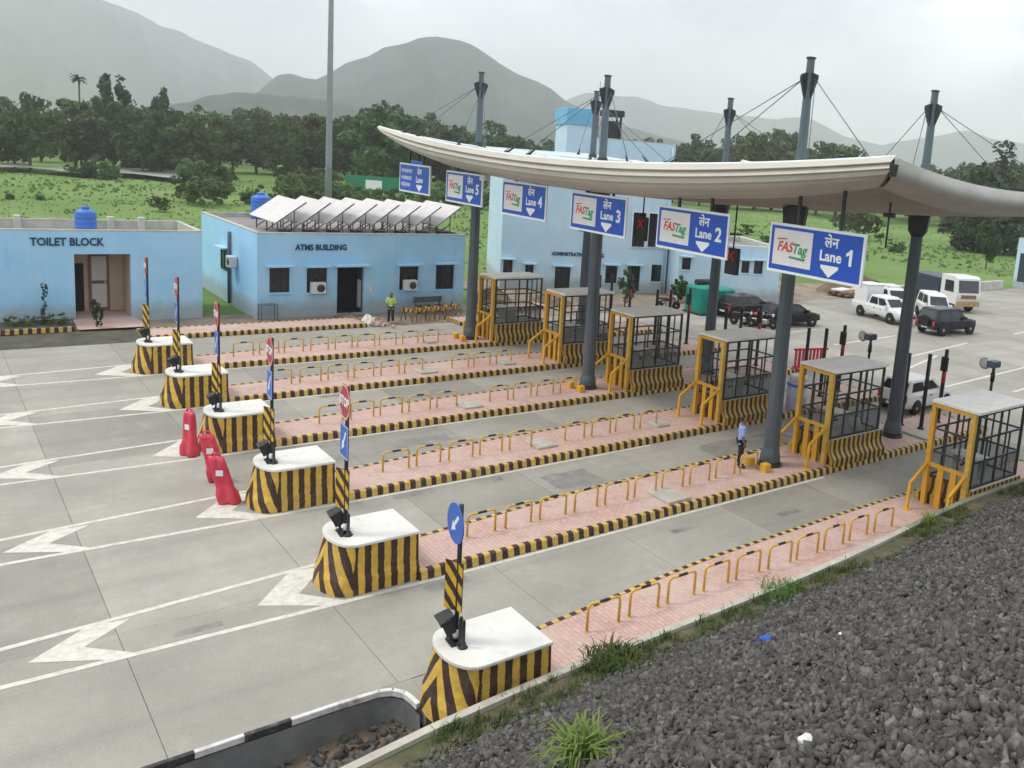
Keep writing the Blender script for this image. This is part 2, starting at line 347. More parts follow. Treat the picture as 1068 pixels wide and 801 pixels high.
    b.inputs['Base Color'].default_value = (0.4, 0.01, 0.01, 1); b.inputs['Emission Color'].default_value = (1, 0.03, 0.02, 1); b.inputs['Emission Strength'].default_value = 0.22
make_materials()

# ------------------------------------------------------------------ mesh building
class MB:
    """collects faces; every face keeps a material index and, where given, UVs"""
    def __init__(s): s.v = []; s.f = []; s.m = []; s.uv = []; s.smooth = []
    def quad(s, pts, mi=0, uv=None, sm=False):
        i = len(s.v); s.v += [tuple(p) for p in pts]; s.f.append(tuple(range(i, i + len(pts)))); s.m.append(mi); s.uv.append(uv); s.smooth.append(sm)
    def mesh(s, V, F, mi=0, sm=False):
        i = len(s.v); s.v += [tuple(p) for p in V]
        for f in F: s.f.append(tuple(i + k for k in f)); s.m.append(mi); s.uv.append(None); s.smooth.append(sm)
    def box(s, x0, x1, y0, y1, z0, z1, mi=0, M=None):
        V = [(x0, y0, z0), (x1, y0, z0), (x1, y1, z0), (x0, y1, z0), (x0, y0, z1), (x1, y0, z1), (x1, y1, z1), (x0, y1, z1)]
        if M is not None: V = [tuple(M @ Vector(p)) for p in V]
        s.mesh(V, [(0, 3, 2, 1), (4, 5, 6, 7), (0, 1, 5, 4), (1, 2, 6, 5), (2, 3, 7, 6), (3, 0, 4, 7)], mi)
    def bbox(s, x0, x1, y0, y1, z0, z1, c=0.02, mi=0):
        """box with chamfered upright and top edges"""
        def ring(z, d, k): 
            a, b_, e, g = x0 + d, x1 - d, y0 + d, y1 - d
            return [(a + k, e, z), (b_ - k, e, z), (b_, e + k, z), (b_, g - k, z), (b_ - k, g, z), (a + k, g, z), (a, g - k, z), (a, e + k, z)]
        rings = [ring(z0, 0, c), ring(z1 - c, 0, c), ring(z1, c, c)]
        s.loft(rings, mi, cap0=True, cap1=True)
    def loft(s, rings, mi=0, cap0=False, cap1=False, closed=True, sm=False, uvs=None):
        i = len(s.v); n = len(rings[0])
        for r in rings: s.v += [tuple(p) for p in r]
        for a in range(len(rings) - 1):
            for k in range(n if closed else n - 1):
                k2 = (k + 1) % n
                s.f.append((i + a * n + k, i + a * n + k2, i + (a + 1) * n + k2, i + (a + 1) * n + k)); s.m.append(mi); s.smooth.append(sm)
                s.uv.append(None if uvs is None else [uvs(a, k), uvs(a, k + 1), uvs(a + 1, k + 1), uvs(a + 1, k)])
        if cap0: s.f.append(tuple(i + k for k in range(n))[::-1]); s.m.append(mi); s.uv.append(None); s.smooth.append(False)
        if cap1: s.f.append(tuple(i + (len(rings) - 1) * n + k for k in range(n))); s.m.append(mi); s.uv.append(None); s.smooth.append(False)
    def tube(s, pts, r, n=8, mi=0, cap=True, sm=True):
        pts = [Vector(p) for p in pts]; rs = r if isinstance(r, (list, tuple)) else [r] * len(pts)
        rings = []; ref = None
        for k, p in enumerate(pts):
            d = (pts[min(k + 1, len(pts) - 1)] - pts[max(k - 1, 0)]).normalized()
            if ref is None: ref = Vector((0, 0, 1)) if abs(d.z) < 0.9 else Vector((1, 0, 0))
            a = (ref - d * ref.dot(d)).normalized(); b = d.cross(a); ref = a
            rings.append([p + a * math.cos(2 * math.pi * j / n) * rs[k] + b * math.sin(2 * math.pi * j / n) * rs[k] for j in range(n)])
        s.loft(rings, mi, cap, cap, sm=sm)
    def bar(s, p, q, w, h=None, mi=0):
        """square bar from p to q"""
        h = h or w; p = Vector(p); q = Vector(q); d = (q - p).normalized()
        ref = Vector((0, 0, 1)) if abs(d.z) < 0.95 else Vector((1, 0, 0))
        a = d.cross(ref).normalized(); b = a.cross(d)
        R_ = [[c + a * sx * w / 2 + b * sy * h / 2 for sx, sy in ((-1, -1), (1, -1), (1, 1), (-1, 1))] for c in (p, q)]
        s.loft(R_, mi, True, True)
    def lathe(s, prof, n=16, mi=0, c=(0, 0, 0), sm=True):
        rings = [[(c[0] + r * math.cos(2 * math.pi * j / n), c[1] + r * math.sin(2 * math.pi * j / n), c[2] + z) for j in range(n)] for r, z in prof]
        s.loft(rings, mi, True, True, sm=sm)
    def prism(s, poly, z0, z1, mi=0):
        s.loft([[(x, y, z0) for x, y in poly], [(x, y, z1) for x, y in poly]], mi, True, True)
    def data(s, name, mats):
        me = bpy.data.meshes.new(name); me.from_pydata(s.v, [], s.f)
        for m in mats: me.materials.append(MATS[m])
        me.polygons.foreach_set('material_index', s.m)
        me.polygons.foreach_set('use_smooth', s.smooth)
        if any(u is not None for u in s.uv):
            lay = me.uv_layers.new(name='UVMap').data
            for p, u in zip(me.polygons, s.uv):
                if u is not None:
                    for k, li in enumerate(p.loop_indices): lay[li].uv = u[k]
        me.validate(); me.update()
        return me
    def build(s, name, mats, parent=None, **kw):
        if isinstance(mats, str): mats = [mats]
        return link(name, s.data(name, mats), parent, **kw)

def link(name, data, parent=None, loc=None, rz=None):
    o = bpy.data.objects.new(name, data); COL.objects.link(o)
    if parent is not None: o.parent = parent
    if loc is not None: o.location = loc
    if rz is not None: o.rotation_euler = (0, 0, rz)
    return o
def tag(o, label=None, cat=None, group=None, kind=None):
    if label: o['label'] = label
    if cat: o['category'] = cat
    if group: o['group'] = group
    if kind: o['kind'] = kind
    return o
def thing(name, label, cat, loc=(0, 0, 0), rz=0, group=None):
    o = bpy.data.objects.new(name, None); COL.objects.link(o); o.empty_display_size = 0.3
    o.location = loc; o.rotation_euler = (0, 0, rz)
    return tag(o, label, cat, group)
KIDS = {}
def kids(o):
    return [c for c in bpy.data.objects if c.parent == o]
def dup(root, loc, rz=0, label=None, cache={}, scale=None):
    """a copy of a thing with copies of its parts and sub-parts (mesh data shared)"""
    if root.name not in cache: cache[root.name] = [(c, kids(c)) for c in kids(root)]
    r = root.copy(); COL.objects.link(r); r.location = loc; r.rotation_euler = (0, 0, rz)
    if scale: r.scale = scale
    if label: r['label'] = label
    for c, g in cache[root.name]:
        cc = c.copy(); COL.objects.link(cc); cc.parent = r
        for d in g:
            dd = d.copy(); COL.objects.link(dd); dd.parent = cc
    return r
def box_part(name, mat, parent, *dims, c=None, **kw):
    m = MB()
    if c: m.bbox(*dims, c=c)
    else: m.box(*dims)
    return m.build(name, mat, parent, **kw)
def text_data(body, size, mat, bold=0.0, shear=0.0, depth=0.006, align='CENTER', width=1.0):
    cu = bpy.data.curves.new('lettering', 'FONT'); cu.body = body; cu.size = size; cu.align_x = align; cu.align_y = 'CENTER'
    cu.offset = bold; cu.shear = shear; cu.extrude = depth; cu.resolution_u = 3
    o = bpy.data.objects.new('lettering', cu); COL.objects.link(o)
    bpy.context.view_layer.update()
    me = bpy.data.meshes.new_from_object(o.evaluated_get(bpy.context.evaluated_depsgraph_get()))
    bpy.data.objects.remove(o, do_unlink=True); bpy.data.curves.remove(cu)
    me.materials.clear(); me.materials.append(MATS[mat])
    if width != 1.0:
        for v in me.vertices: v.co.x *= width
    return me
def text_part(name, body, size, mat, parent, loc, facing='-Y', **kw):
    o = link(name, text_data(body, size, mat, **kw), parent, loc)
    o.rotation_euler = (R(90), 0, 0) if facing == '-Y' else (R(90), 0, R(90))
    return o

# ================================================================== SETTING
def vnoise(x, y, seed=0):
    """cheap smooth value noise"""
    def h(i, j): 
        n = (i * 374761393 + j * 668265263 + seed * 982451653) & 0xffffffff
        n = ((n ^ (n >> 13)) * 1274126177) & 0xffffffff
        return ((n ^ (n >> 16)) & 0xffff) / 65535.0
    i, j = math.floor(x), math.floor(y); fx, fy = x - i, y - j
    fx = fx * fx * (3 - 2 * fx); fy = fy * fy * (3 - 2 * fy)
    return (h(i, j) * (1 - fx) + h(i + 1, j) * fx) * (1 - fy) + (h(i, j + 1) * (1 - fx) + h(i + 1, j + 1) * fx) * fy
def fbm(x, y, o=4, seed=0):
    return sum(vnoise(x * 2 ** k, y * 2 ** k, seed + k) / 2 ** (k + 1) for k in range(o))
def ground_z(x, y):
    """open ground: flat beside the plaza, gently rolling in the fields"""
    d = max(0.0, -x - 44, y - 66 if x > -44 else 0)
    k = min(1.0, d / 25.0)
    return -0.12 + k * (0.9 * (fbm(x * 0.03, y * 0.03, 4) - 0.5) + 0.6 * (fbm(x * 0.12, y * 0.12, 3, 5) - 0.5))

def axis(lo, hi, c0, c1, fine, grow=1.18):
    xs = [c0]
    while xs[-1] < c1: xs.append(xs[-1] + fine)
    st = fine
    while xs[-1] < hi: st *= grow; xs.append(xs[-1] + st)
    left = [c0]; st = fine
    while left[-1] > lo: st *= grow; left.append(left[-1] - st)
    return left[:0:-1] + xs
gx = axis(-7000, 400, -150, 8, 3.0); gy = axis(-6000, 7000, -50, 150, 3.0)
gm = MB(); idx = {}
V = [(x, y, ground_z(x, y) if x < 3.0 else -1.6) for x in gx for y in gy]
ny = len(gy)
gm.mesh(V, [(i * ny + j, (i + 1) * ny + j, (i + 1) * ny + j + 1, i * ny + j + 1) for i in range(len(gx) - 1) for j in range(ny - 1)], sm=True)
ground = tag(gm.build('ground', 'field_grass'), 'rolling green grass field reaching to the hills', kind='structure')

# bare strip round the buildings and at the road's far verge
def sheet(name, mat, poly, z, kind='structure'):
    m = MB(); m.quad([(x, y, z) for x, y in poly]); return tag(m.build(name, mat), kind=kind)
sheet('verge', 'dry_ground', [(-26.2, -60), (-26.2, 60), (-27.6, 60), (-29.5, 47), (-34, 41), (-38, 34), (-42, 8), (-31.5, 8), (-31.5, -60)], -0.03)
# dark wet strip beside the carriageway in front of the toilet block
m = MB()
for k in range(24):
    y0, y1 = -60 + k * 2.0, -58 + k * 2.0
    w0, w1 = -28.6 + 0.25 * vnoise(y0, 1), -28.6 + 0.25 * vnoise(y1, 1)
    m.quad([(-26.1, y0, 0.012), (-26.1, y1, 0.012), (w1, y1, 0.10), (w0, y0, 0.10)])
tag(m.build('roadside_soil', 'wet_soil'), kind='structure')

# carriageway: dark bed with separate concrete slabs (joints recessed)
road = thing('road', 'grey concrete toll plaza carriageway with slab joints', None); road['kind'] = 'structure'
m = MB(); m.quad([(-26.2, -60, -0.025), (4.75, -60, -0.025), (4.75, 160, -0.025), (-26.2, 160, -0.025)])
m.quad([(4.75, -14.2, -0.026), (7.0, -14.2, -0.026), (7.0, 160, -0.026), (4.75, 160, -0.026)])
m.build('road_bed', 'joint_dark', road)
XB = [4.75, 0.3, -5.0, -10.3, -15.6, -20.9, -26.2]
slabdata = []
for a, b_ in zip(XB[:-1], XB[1:]):
    w = a - b_; s_ = MB(); s_.box(-w / 2 + 0.003, w / 2 - 0.003, -1.9 + 0.006, 1.9 - 0.006, -0.024, 0.0); slabdata.append((s_.data('slab', ['concrete_road']), (a + b_) / 2))
for j in range(30):
    yc = -15.1 + 3.8 * (j - 10) + 1.9
    for me, xc in slabdata:
        link('slab', me, road, (xc, yc, 0))
m = MB(); m.box(-26.2, 4.75, 60.91, 160, -0.024, -0.001); m.box(-26.2, 4.75, -80, -53.12, -0.024, -0.001)
m.build('far_surface', 'concrete_road', road)
m = MB(); m.box(4.77, 7.0, -14.85, 160, -0.024, -0.0015); m.prism([(4.755, -15.75), (4.81, -15.45), (4.94, -15.2), (5.17, -15.06), (5.75, -15.02), (5.75, -14.855), (4.755, -14.855)], -0.4, -0.001); m.build('edge_strip', 'concrete_road', road)

# darker repair patches and damp stains on the slabs
for x, y, a, b2, z in ((-2.45, -6.3, 0.75, 0.95, 0.004), (-2.2, 1.6, 1.0, 2.6, 0.0042), (-7.4, -12.1, 0.5, 0.7, 0.004), (-7.9, -8.8, 0.45, 1.2, 0.004), (2.9, -2.2, 0.16, 0.5, 0.004), (2.2, -5.8, 0.12, 0.45, 0.004), (-3.75, -10.9, 0.30, 0.8, 0.004), (-8.95, -8.2, 0.28, 0.6, 0.004), (-3.6, -8.6, 0.2, 0.5, 0.004), (1.75, -12.6, 0.18, 0.6, 0.004), (-14.3, -9.4, 0.2, 0.7, 0.004), (0.9, -17.6, 0.12, 0.5, 0.004), (-13.2, -6.0, 0.5, 1.0, 0.004)):
    m = MB(); n_ = 22; m.quad([(x + a * (1 + 0.25 * (vnoise(j * 0.9, x, 4) - 0.5)) * max(-0.86, min(0.86, 1.2 * math.cos(2 * math.pi * j / n_))), y + b2 * (1 + 0.25 * (vnoise(j * 0.9, y, 5) - 0.5)) * max(-0.86, min(0.86, 1.2 * math.sin(2 * math.pi * j / n_))), z) for j in range(n_)]); m.build('damp_patch', 'damp_concrete', road)
# painted markings
ISL = {'A': 5.35, 'B': 0.0, 'C': -5.3, 'D': -10.6, 'E': -15.95, 'F': -21.2}
mark_root = thing('road_marking', 'white lane lines and chevrons painted on the concrete', None); mark_root['kind'] = 'structure'
def line_part(p, q, w, z=0.005, name='lane_line'):
    p, q = Vector((*p, z)), Vector((*q, z)); d = (q - p).normalized(); n = Vector((-d.y, d.x, 0)) * w / 2
    k = max(1, int((q - p).length / 2)); mm = MB()
    for i in range(k):
        a, b2 = p.lerp(q, i / k), p.lerp(q, (i + 1) / k); mm.quad([a - n, b2 - n, b2 + n, a + n][::1])
    return mm.build(name, 'road_marking', mark_root)
for key, xc in ISL.items():
    if key == 'A': continue
    line_part((xc + 1.06, -27.0), (xc + 1.38, -12.9), 0.14)
    line_part((xc + 0.35, -26.8), (xc - 0.72, -14.5), 0.14)
    line_part((xc + 1.40, -12.9), (xc + 1.40, {'B': 1.2, 'C': -2.0, 'D': -2.6}.get(key, -5.5)), 0.11)
    for ty, hw_l, hw_r in ((-16.4, 1.16, 0.84), (-20.35, 0.80, 0.74)):
        tx = xc + 0.50
        mm = MB(); z = 0.0055
        L0 = (tx - hw_l, ty + 1.05); R0 = (tx + hw_r, ty + 1.25); T0 = (tx + 0.06, ty)
        L1 = (tx - hw_l * 0.86, ty + 1.75); R1 = (tx + hw_r * 0.96, ty + 1.62); T1 = (tx + 0.0, ty + 0.88)
        mm.quad([(*L0, z), (*T0, z), (*T1, z), (*L1, z)]); mm.quad([(*T0, z), (*R0, z), (*R1, z), (*T1, z)])
        mm.build('chevron', 'road_marking', mark_root)
# markings on the exit side
line_part((-4.2, 17.0), (-7.2, 60.0), 0.16); line_part((-9.5, 22), (-10.6, 30), 0.16); line_part((-13.5, 20), (-14.0, 27), 0.16)
line_part((-2.0, 20.0), (-5.4, 60.0), 0.16); line_part((-11.2, 37), (-11.4, 40), 0.2); line_part((-9.9, 41), (-10.2, 44), 0.2)
line_part((-6.6, 15.5), (-9.0, 24.0), 0.16); line_part((-17.0, 15.0), (-17.4, 23.0), 0.14)

# ------------------------------------------------------------------ toll islands
KZ = 0.22
def edge_far(y):       # far (narrow) edge of an island, relative to its column line
    ks = [(-15.2, -0.55), (-12.2, -0.62), (-7.0, -1.2), (-1.0, -1.35), (13.0, -1.35)]
    for (a, va), (b_, vb) in zip(ks[:-1], ks[1:]):
        if y <= b_: return va + (vb - va) * (y - a) / (b_ - a)
    return ks[-1][1]
def island(key, xc, y0, y1, label, group='toll islands', near=1.25, full=True):
    o = thing('traffic_island', label, 'toll island', (xc, 0, 0), 0, group)
    ys = [y0 + (y1 - y0) * i / 24 for i in range(25)]
    far = edge_far if full else (lambda y: -1.1)
    m = MB()
    for a, b_ in zip(ys[:-1], ys[1:]):
        m.quad([(far(a) + 0.15, a, KZ - 0.012), (near - 0.15, a, KZ - 0.012), (near - 0.15, b_, KZ - 0.012), (far(b_) + 0.15, b_, KZ - 0.012)])
    m.build('paving', 'pink_paver', o)
    # kerb: battered face and flat top, stripes run along it
    for side in (1, -1):
        m = MB(); prof = [(0.04, 0.0), (0.0, KZ - 0.03), (-0.03, KZ), (-0.15, KZ), (-0.15, KZ - 0.05)]
        rings = []
        for y in ys:
            e_ = near if side > 0 else far(y)
            rings.append([(e_ + side * dx, y, z) for dx, z in (prof if side > 0 else prof)])
        m.loft(rings, 0, closed=False, uvs=lambda a, k: (ys[min(a, 24)], k * 0.1))
        m.build('kerb', 'hazard_kerb', o)
    m = MB(); w0, w1 = far(y1), near
    m.loft([[(w0 + (w1 - w0) * i / 10, y1 + dy, z) for i in range(11)] for dy, z in ((0.1, 0), (0.06, KZ), (-0.06, KZ + 0.003))], 0, closed=False, uvs=lambda a, k: (k * 0.24, a * 0.1))
    m.build('kerb', 'hazard_kerb', o)
    return o
lab = {'A': 'nearest pink paved island edged by the stone embankment', 'B': 'pink paved island where the man in the blue shirt stands',
       'C': 'third pink paved island, its crash block touched by two red barriers', 'D': 'pink paved island holding the middle canopy column',
       'E': 'pink paved island just before the farthest full one', 'F': 'farthest full pink paved island holding the far canopy column'}
ISLOBJ = {}
for key, xc in ISL.items():
    ISLOBJ[key] = island(key, xc, -13.1, 11.8 if key != 'A' else 9.0, lab[key], near=1.25 if key != 'A' else 1.46)
# cover slabs set into the islands
def pad(key, y, dx=0.2, w=0.9, l=0.8):
    box_part('cover_slab', 'pale_concrete', ISLOBJ[key], dx - w / 2, dx + w / 2, y - l / 2, y + l / 2, KZ - 0.01, KZ + 0.07, c=0.02)
pad('B', -4.9, 0.55, 1.0, 0.9); pad('C', -5.75, 0.1); pad('D', -5.75, 0.25); pad('E', -5.0, 0.2); pad('C', -0.6, 0.1, 0.7, 0.6); pad('F', -2.3, 0.2, 0.6, 0.5); pad('E', -1.0, 0.2, 0.7, 0.6); pad('B', 8.0, 0.5, 1.2, 0.7)
# pavement strip before the ATMS building
def strip_island(x0, x1, y0, y1, label):
    o = thing('traffic_island', label, 'toll island', ((x0 + x1) / 2, 0, 0), 0, 'low kerbed strips by the buildings')
    h = (x1 - x0) / 2; m = MB(); m.quad([(-h + 0.15, y0, 0.185), (h - 0.15, y0, 0.185), (h - 0.15, y1, 0.185), (-h + 0.15, y1, 0.185)]); m.build('paving', 'pink_paver', o)
    for sgn in (1, -1):
        m = MB(); ys = [y0 + (y1 - y0) * i / 12 for i in range(13)]
        m.loft([[(sgn * (h + dx), y, z) for dx, z in ((0.03, 0), (0, 0.17), (-0.03, 0.2), (-0.15, 0.2), (-0.15, 0.15))] for y in ys], 0, closed=False, uvs=lambda a, k: (ys[a], k * 0.1))
        m.build('kerb', 'hazard_kerb', o)
    for y, s_ in ((y0, -1), (y1, 1)):
        m = MB(); m.loft([[(-h + 2 * h * i / 8, y + s_ * dy, z) for i in range(9)] for dy, z in ((0.1, 0), (0.05, 0.2), (-0.02, 0.203))], 0, closed=False, uvs=lambda a, k: (k * 0.28, a * 0.1))
        m.build('kerb', 'hazard_kerb', o)
    return o
strip_island(-28.2, -26.3, -13.6, -3.4, 'pink kerbed strip in front of the long blue ATMS building wall')
strip_island(-26.9, -25.2, 1.6, 7.2, 'short kerbed strip beside the far column base')
strip_island(-30.0, -28.6, 5.2, 9.5, 'kerbed strip of pale paving between the two blue buildings')

# ------------------------------------------------------------------ roadside ditch, painted kerb and embankment
m = MB()
kp = [(4.75, -45), (4.75, -30), (4.75, -22), (4.75, -18), (4.75, -16.2), (4.80, -15.5), (4.95, -15.1), (5.25, -14.98), (5.6, -15.1)]
# painted kerb stones, black and white in turn, each its own stone
kerb_root = thing('road_kerb', 'black and white painted kerb along the drain beside lane 1', None, group=None); kerb_root['kind'] = 'structure'
def path_pts(pts, step):
    out = [Vector((*pts[0], 0))]; 
    for a, b_ in zip(pts[:-1], pts[1:]):
        a, b_ = Vector((*a, 0)), Vector((*b_, 0)); n_ = max(1, int((b_ - a).length / 0.05))
        for i in range(1, n_ + 1): out.append(a.lerp(b_, i / n_))
    res = [out[0]]; acc = 0
    for p, q in zip(out[:-1], out[1:]):
        acc += (q - p).length
        if acc >= step: res.append(q); acc = 0
    return res
KS = path_pts([(4.75, -30), (4.75, -15.75)], 0.75) + path_pts([(4.75, -15.75), (4.79, -15.45), (4.92, -15.2), (5.15, -15.06), (5.7, -15.02)], 0.24)[1:]
for i, (p, q) in enumerate(zip(KS[:-1], KS[1:])):
    d = (q - p).normalized(); n_ = Vector((d.y, -d.x, 0)); a = p + d * 0.004; b_ = q - d * 0.004
    mm = MB()
    mm.loft([[c + n_ * o_ + Vector((0, 0, z)) for o_, z in ((0.02, -0.02), (0.022, 0.035), (0.03, 0.045), (0.095, 0.045), (0.11, 0.035), (0.11, -0.07))] for c in (a, b_)], 0, True, True)
    mm.build('kerb_stone', 'kerb_white' if (i % 2 or i > len(KS) - 7) else 'kerb_black', kerb_root)
# drain wall below the kerb
m = MB(); DP = path_pts([(4.86, -60), (4.86, -18), (4.86, -15.75), (4.90, -15.5), (5.02, -15.28), (5.22, -15.16), (5.75, -15.13)], 0.12)
m.loft([[(p.x - 0.012, p.y, -0.1) for p in DP], [(p.x + 0.02, p.y, -0.45) for p in DP], [(p.x + 0.06, p.y, -1.05) for p in DP]], 0, closed=False)
tag(m.build('drain_wall', 'grey_concrete'), kind='structure')
# drain bed of soil and rubble
m = MB(); nyb = 120
def bed_z(x, y): 
    t_ = max(0, min(1, (y + 24) / 9.5))
    return -1.0 + 0.42 * t_ ** 2 + 0.16 * fbm(x * 2.2, y * 2.2, 4, 3) + 0.35 * max(0, x - 5.5)
xs_ = [4.80 + 0.195 * i for i in range(12)]
ys_ = [-45 + 31.2 * j / nyb for j in range(nyb + 1)]
Vb = [(x, y, bed_z(x, y)) for x in xs_ for y in ys_]
m.mesh(Vb, [(i * (nyb + 1) + j, (i + 1) * (nyb + 1) + j, (i + 1) * (nyb + 1) + j + 1, i * (nyb + 1) + j + 1) for i in range(11) for j in range(nyb)], sm=True)
tag(m.build('drain_bed', 'soil'), kind='structure')

def toe_x(y):
    ks = [(-60, 6.95), (-13.0, 6.95), (-4.0, 6.88), (0.0, 6.70), (40, 6.60)]
    for (a, va), (b_, vb) in zip(ks[:-1], ks[1:]):
        if y <= b_: return va + (vb - va) * (y - a) / (b_ - a)
    return ks[-1][1]
def toe_z(y):
    ks = [(-60, 0.2), (-17.0, 0.36), (-15.6, 0.52), (-13.2, 0.68), (-9.0, 0.72), (-5.6, 0.80), (-2.0, 0.98), (1.0, 1.12), (4.2, 1.14), (40, 1.0)]
    for (a, va), (b_, vb) in zip(ks[:-1], ks[1:]):
        if y <= b_: return va + (vb - va) * (y - a) / (b_ - a)
    return ks[-1][1]
# toe beam: separate pale concrete lengths
toe = thing('toe_beam', 'pale concrete edging at the foot of the embankment', None); toe['kind'] = 'structure'
y = -26.0; k = 0
while y < 22:
    y2 = y + 1.5
    mm = MB(); jog = 0.012 * (rnd.random() - 0.5)
    rings = []
    for yy in (y + 0.006, y2 - 0.006):
        tx, tz = toe_x(yy) + jog, toe_z(yy) + jog
        rings.append([(tx - 0.10, yy, -0.9 if yy < -14 else -0.02), (tx - 0.09, yy, tz - 0.02), (tx - 0.07, yy, tz), (tx + 0.10, yy, tz), (tx + 0.12, yy, tz - 0.25), (tx + 0.12, yy, -0.9 if yy < -14 else -0.02)])
    mm.loft(rings, 0, True, True)
    mm.build('edging_block', 'pale_concrete' if y < -3 else 'mossy_concrete', toe)
    y = y2
# embankment slope
SL = 0.60
def emb_z(x, y, rough=True):
    t0 = toe_x(y); d = x - t0
    z = toe_z(y) - 0.10 + (0.10 * d if d < 0.6 else 0.06 + SL * (d - 0.6))
    if rough and d > 0.5: z += 0.22 * (fbm(x * 0.9, y * 0.9, 4, 11) - 0.5) * min(1, d - 0.5)
    return min(z, 8.15)
m = MB(); NX, NYE = 90, 150
ye = [-42 + 82 * j / NYE for j in range(NYE + 1)]
V = []
for i in range(NX + 1):
    for yy in ye:
        x = toe_x(yy) + 0.10 + 19.0 * (i / NX) ** 1.15
        V.append((x, yy, emb_z(x, yy)))
m.mesh(V, [(i * (NYE + 1) + j, (i + 1) * (NYE + 1) + j, (i + 1) * (NYE + 1) + j + 1, i * (NYE + 1) + j + 1) for i in range(NX) for j in range(NYE)], sm=True)
for q_, f_ in enumerate(m.f):
    c_ = V[f_[0]]; d_ = c_[0] - toe_x(c_[1])
    if d_ < 0.75 + 0.5 * vnoise(c_[1] * 1.3, 2.0, 6): m.m[q_] = 1
tag(m.build('embankment', ['ballast_bed', 'toe_soil']), kind='structure')

# crushed stone on the slope: angular lumps, uncountable
def stone_cloud(name, spots, mat):
    """spots: list of (x,y,z,size); each stone is a cut, squashed block of 12 triangles"""
    rng = np.random.default_rng(5)
    n = len(spots); S = np.array(spots)
    base = np.array([(-1, -1, -1), (1, -1, -1), (1, 1, -1), (-1, 1, -1), (-1, -1, 1), (1, -1, 1), (1, 1, 1), (-1, 1, 1)], float) * 0.5
    V = base[None] * (1 + rng.uniform(-0.75, 0.40, (n, 8, 3)))
    V *= np.stack([rng.uniform(0.8, 1.5, n), rng.uniform(0.6, 1.1, n), rng.uniform(0.28, 0.7, n)], -1)[:, None, :]
    q = rng.normal(size=(n, 4)); q /= np.linalg.norm(q, axis=1, keepdims=True)
    w, x, y_, z = q.T
    Rm = np.stack([np.stack([1 - 2 * (y_ * y_ + z * z), 2 * (x * y_ - z * w), 2 * (x * z + y_ * w)], -1),
                   np.stack([2 * (x * y_ + z * w), 1 - 2 * (x * x + z * z), 2 * (y_ * z - x * w)], -1),
                   np.stack([2 * (x * z - y_ * w), 2 * (y_ * z + x * w), 1 - 2 * (x * x + y_ * y_)], -1)], 1)
    V = np.einsum('nij,nkj->nki', Rm, V) * S[:, None, 3:4] + S[:, None, :3]
    F = np.array([(0, 3, 2), (0, 2, 1), (4, 5, 6), (4, 6, 7), (0, 1, 5), (0, 5, 4), (1, 2, 6), (1, 6, 5), (2, 3, 7), (2, 7, 6), (3, 0, 4), (3, 4, 7)])
    F = (F[None] + (np.arange(n) * 8)[:, None, None]).reshape(-1, 3)
    me = bpy.data.meshes.new(name); me.vertices.add(n * 8); me.vertices.foreach_set('co', V.reshape(-1).astype('f'))
    me.loops.add(len(F) * 3); me.loops.foreach_set('vertex_index', F.reshape(-1).astype('i'))
    me.polygons.add(len(F)); me.polygons.foreach_set('loop_start', (np.arange(len(F)) * 3).astype('i'))
    me.materials.append(MATS[mat]); me.update(calc_edges=True); me.validate()
    return link(name, me)
# stone colour differs lump by lump
m_, t_, b_ = nodes_of('ballast_stone')
gi = N(t_, 'ShaderNodeNewGeometry'); rp = N(t_, 'ShaderNodeValToRGB')
rp.color_ramp.elements[0].color = (0.048, 0.043, 0.041, 1); rp.color_ramp.elements[1].color = (0.22, 0.21, 0.20, 1)
for ps, c_ in ((0.40, (0.086, 0.076, 0.070)), (0.78, (0.155, 0.14, 0.13))):
    el = rp.color_ramp.elements.new(ps); el.color = (*c_, 1)
L(t_, gi.outputs['Random Per Island'], rp.inputs[0])
cc = mix_col(t_, noise(t_, gi.outputs['Position'], 14, 4, 0.6, 0.35, 0.7), rp.outputs[0], (0.06, 0.056, 0.055))
L(t_, cc, b_.inputs['Base Color']); b_.inputs['Roughness'].default_value = 0.85
spots = []
r2 = random.Random(21)
for _ in range(235000):
    x = 6.9 + 11.6 * r2.random(); y_ = -21 + 35 * r2.random()
    dcam = (Vector((x, y_, emb_z(x, y_, False))) - CAM_POS).length
    if dcam > 22 and r2.random() < 0.5: continue
    d = x - toe_x(y_)
    if d < 0.45 or (d < 1.3 and r2.random() > (d - 0.4) * 1.0): continue
    s_ = 0.032 + 0.095 * r2.random() ** 2.6
    if r2.random() < 0.01: s_ *= 1.6
    spots.append((x, y_, emb_z(x, y_) + s_ * (0.05 + 0.25 * r2.random()), s_))
tag(stone_cloud('crushed_stone', spots, 'ballast_stone'), 'dark grey crushed stone covering the embankment slope', 'stone', kind='stuff')
spots = [(4.95 + 1.6 * r2.random() ** 0.7, -22 + 7.2 * r2.random() ** 0.6, 0, 0.05 + 0.14 * r2.random() ** 2) for _ in range(900)]
spots = [(x, y_, bed_z(x, y_) + 0.02, s_) for x, y_, _, s_ in spots if x < toe_x(y_) - 0.12 and not (y_ > -15.2 and x < 5.5)]
tag(stone_cloud('drain_rubble', spots, 'ballast_stone'), 'loose rubble lying in the drain', 'rubble', kind='stuff')

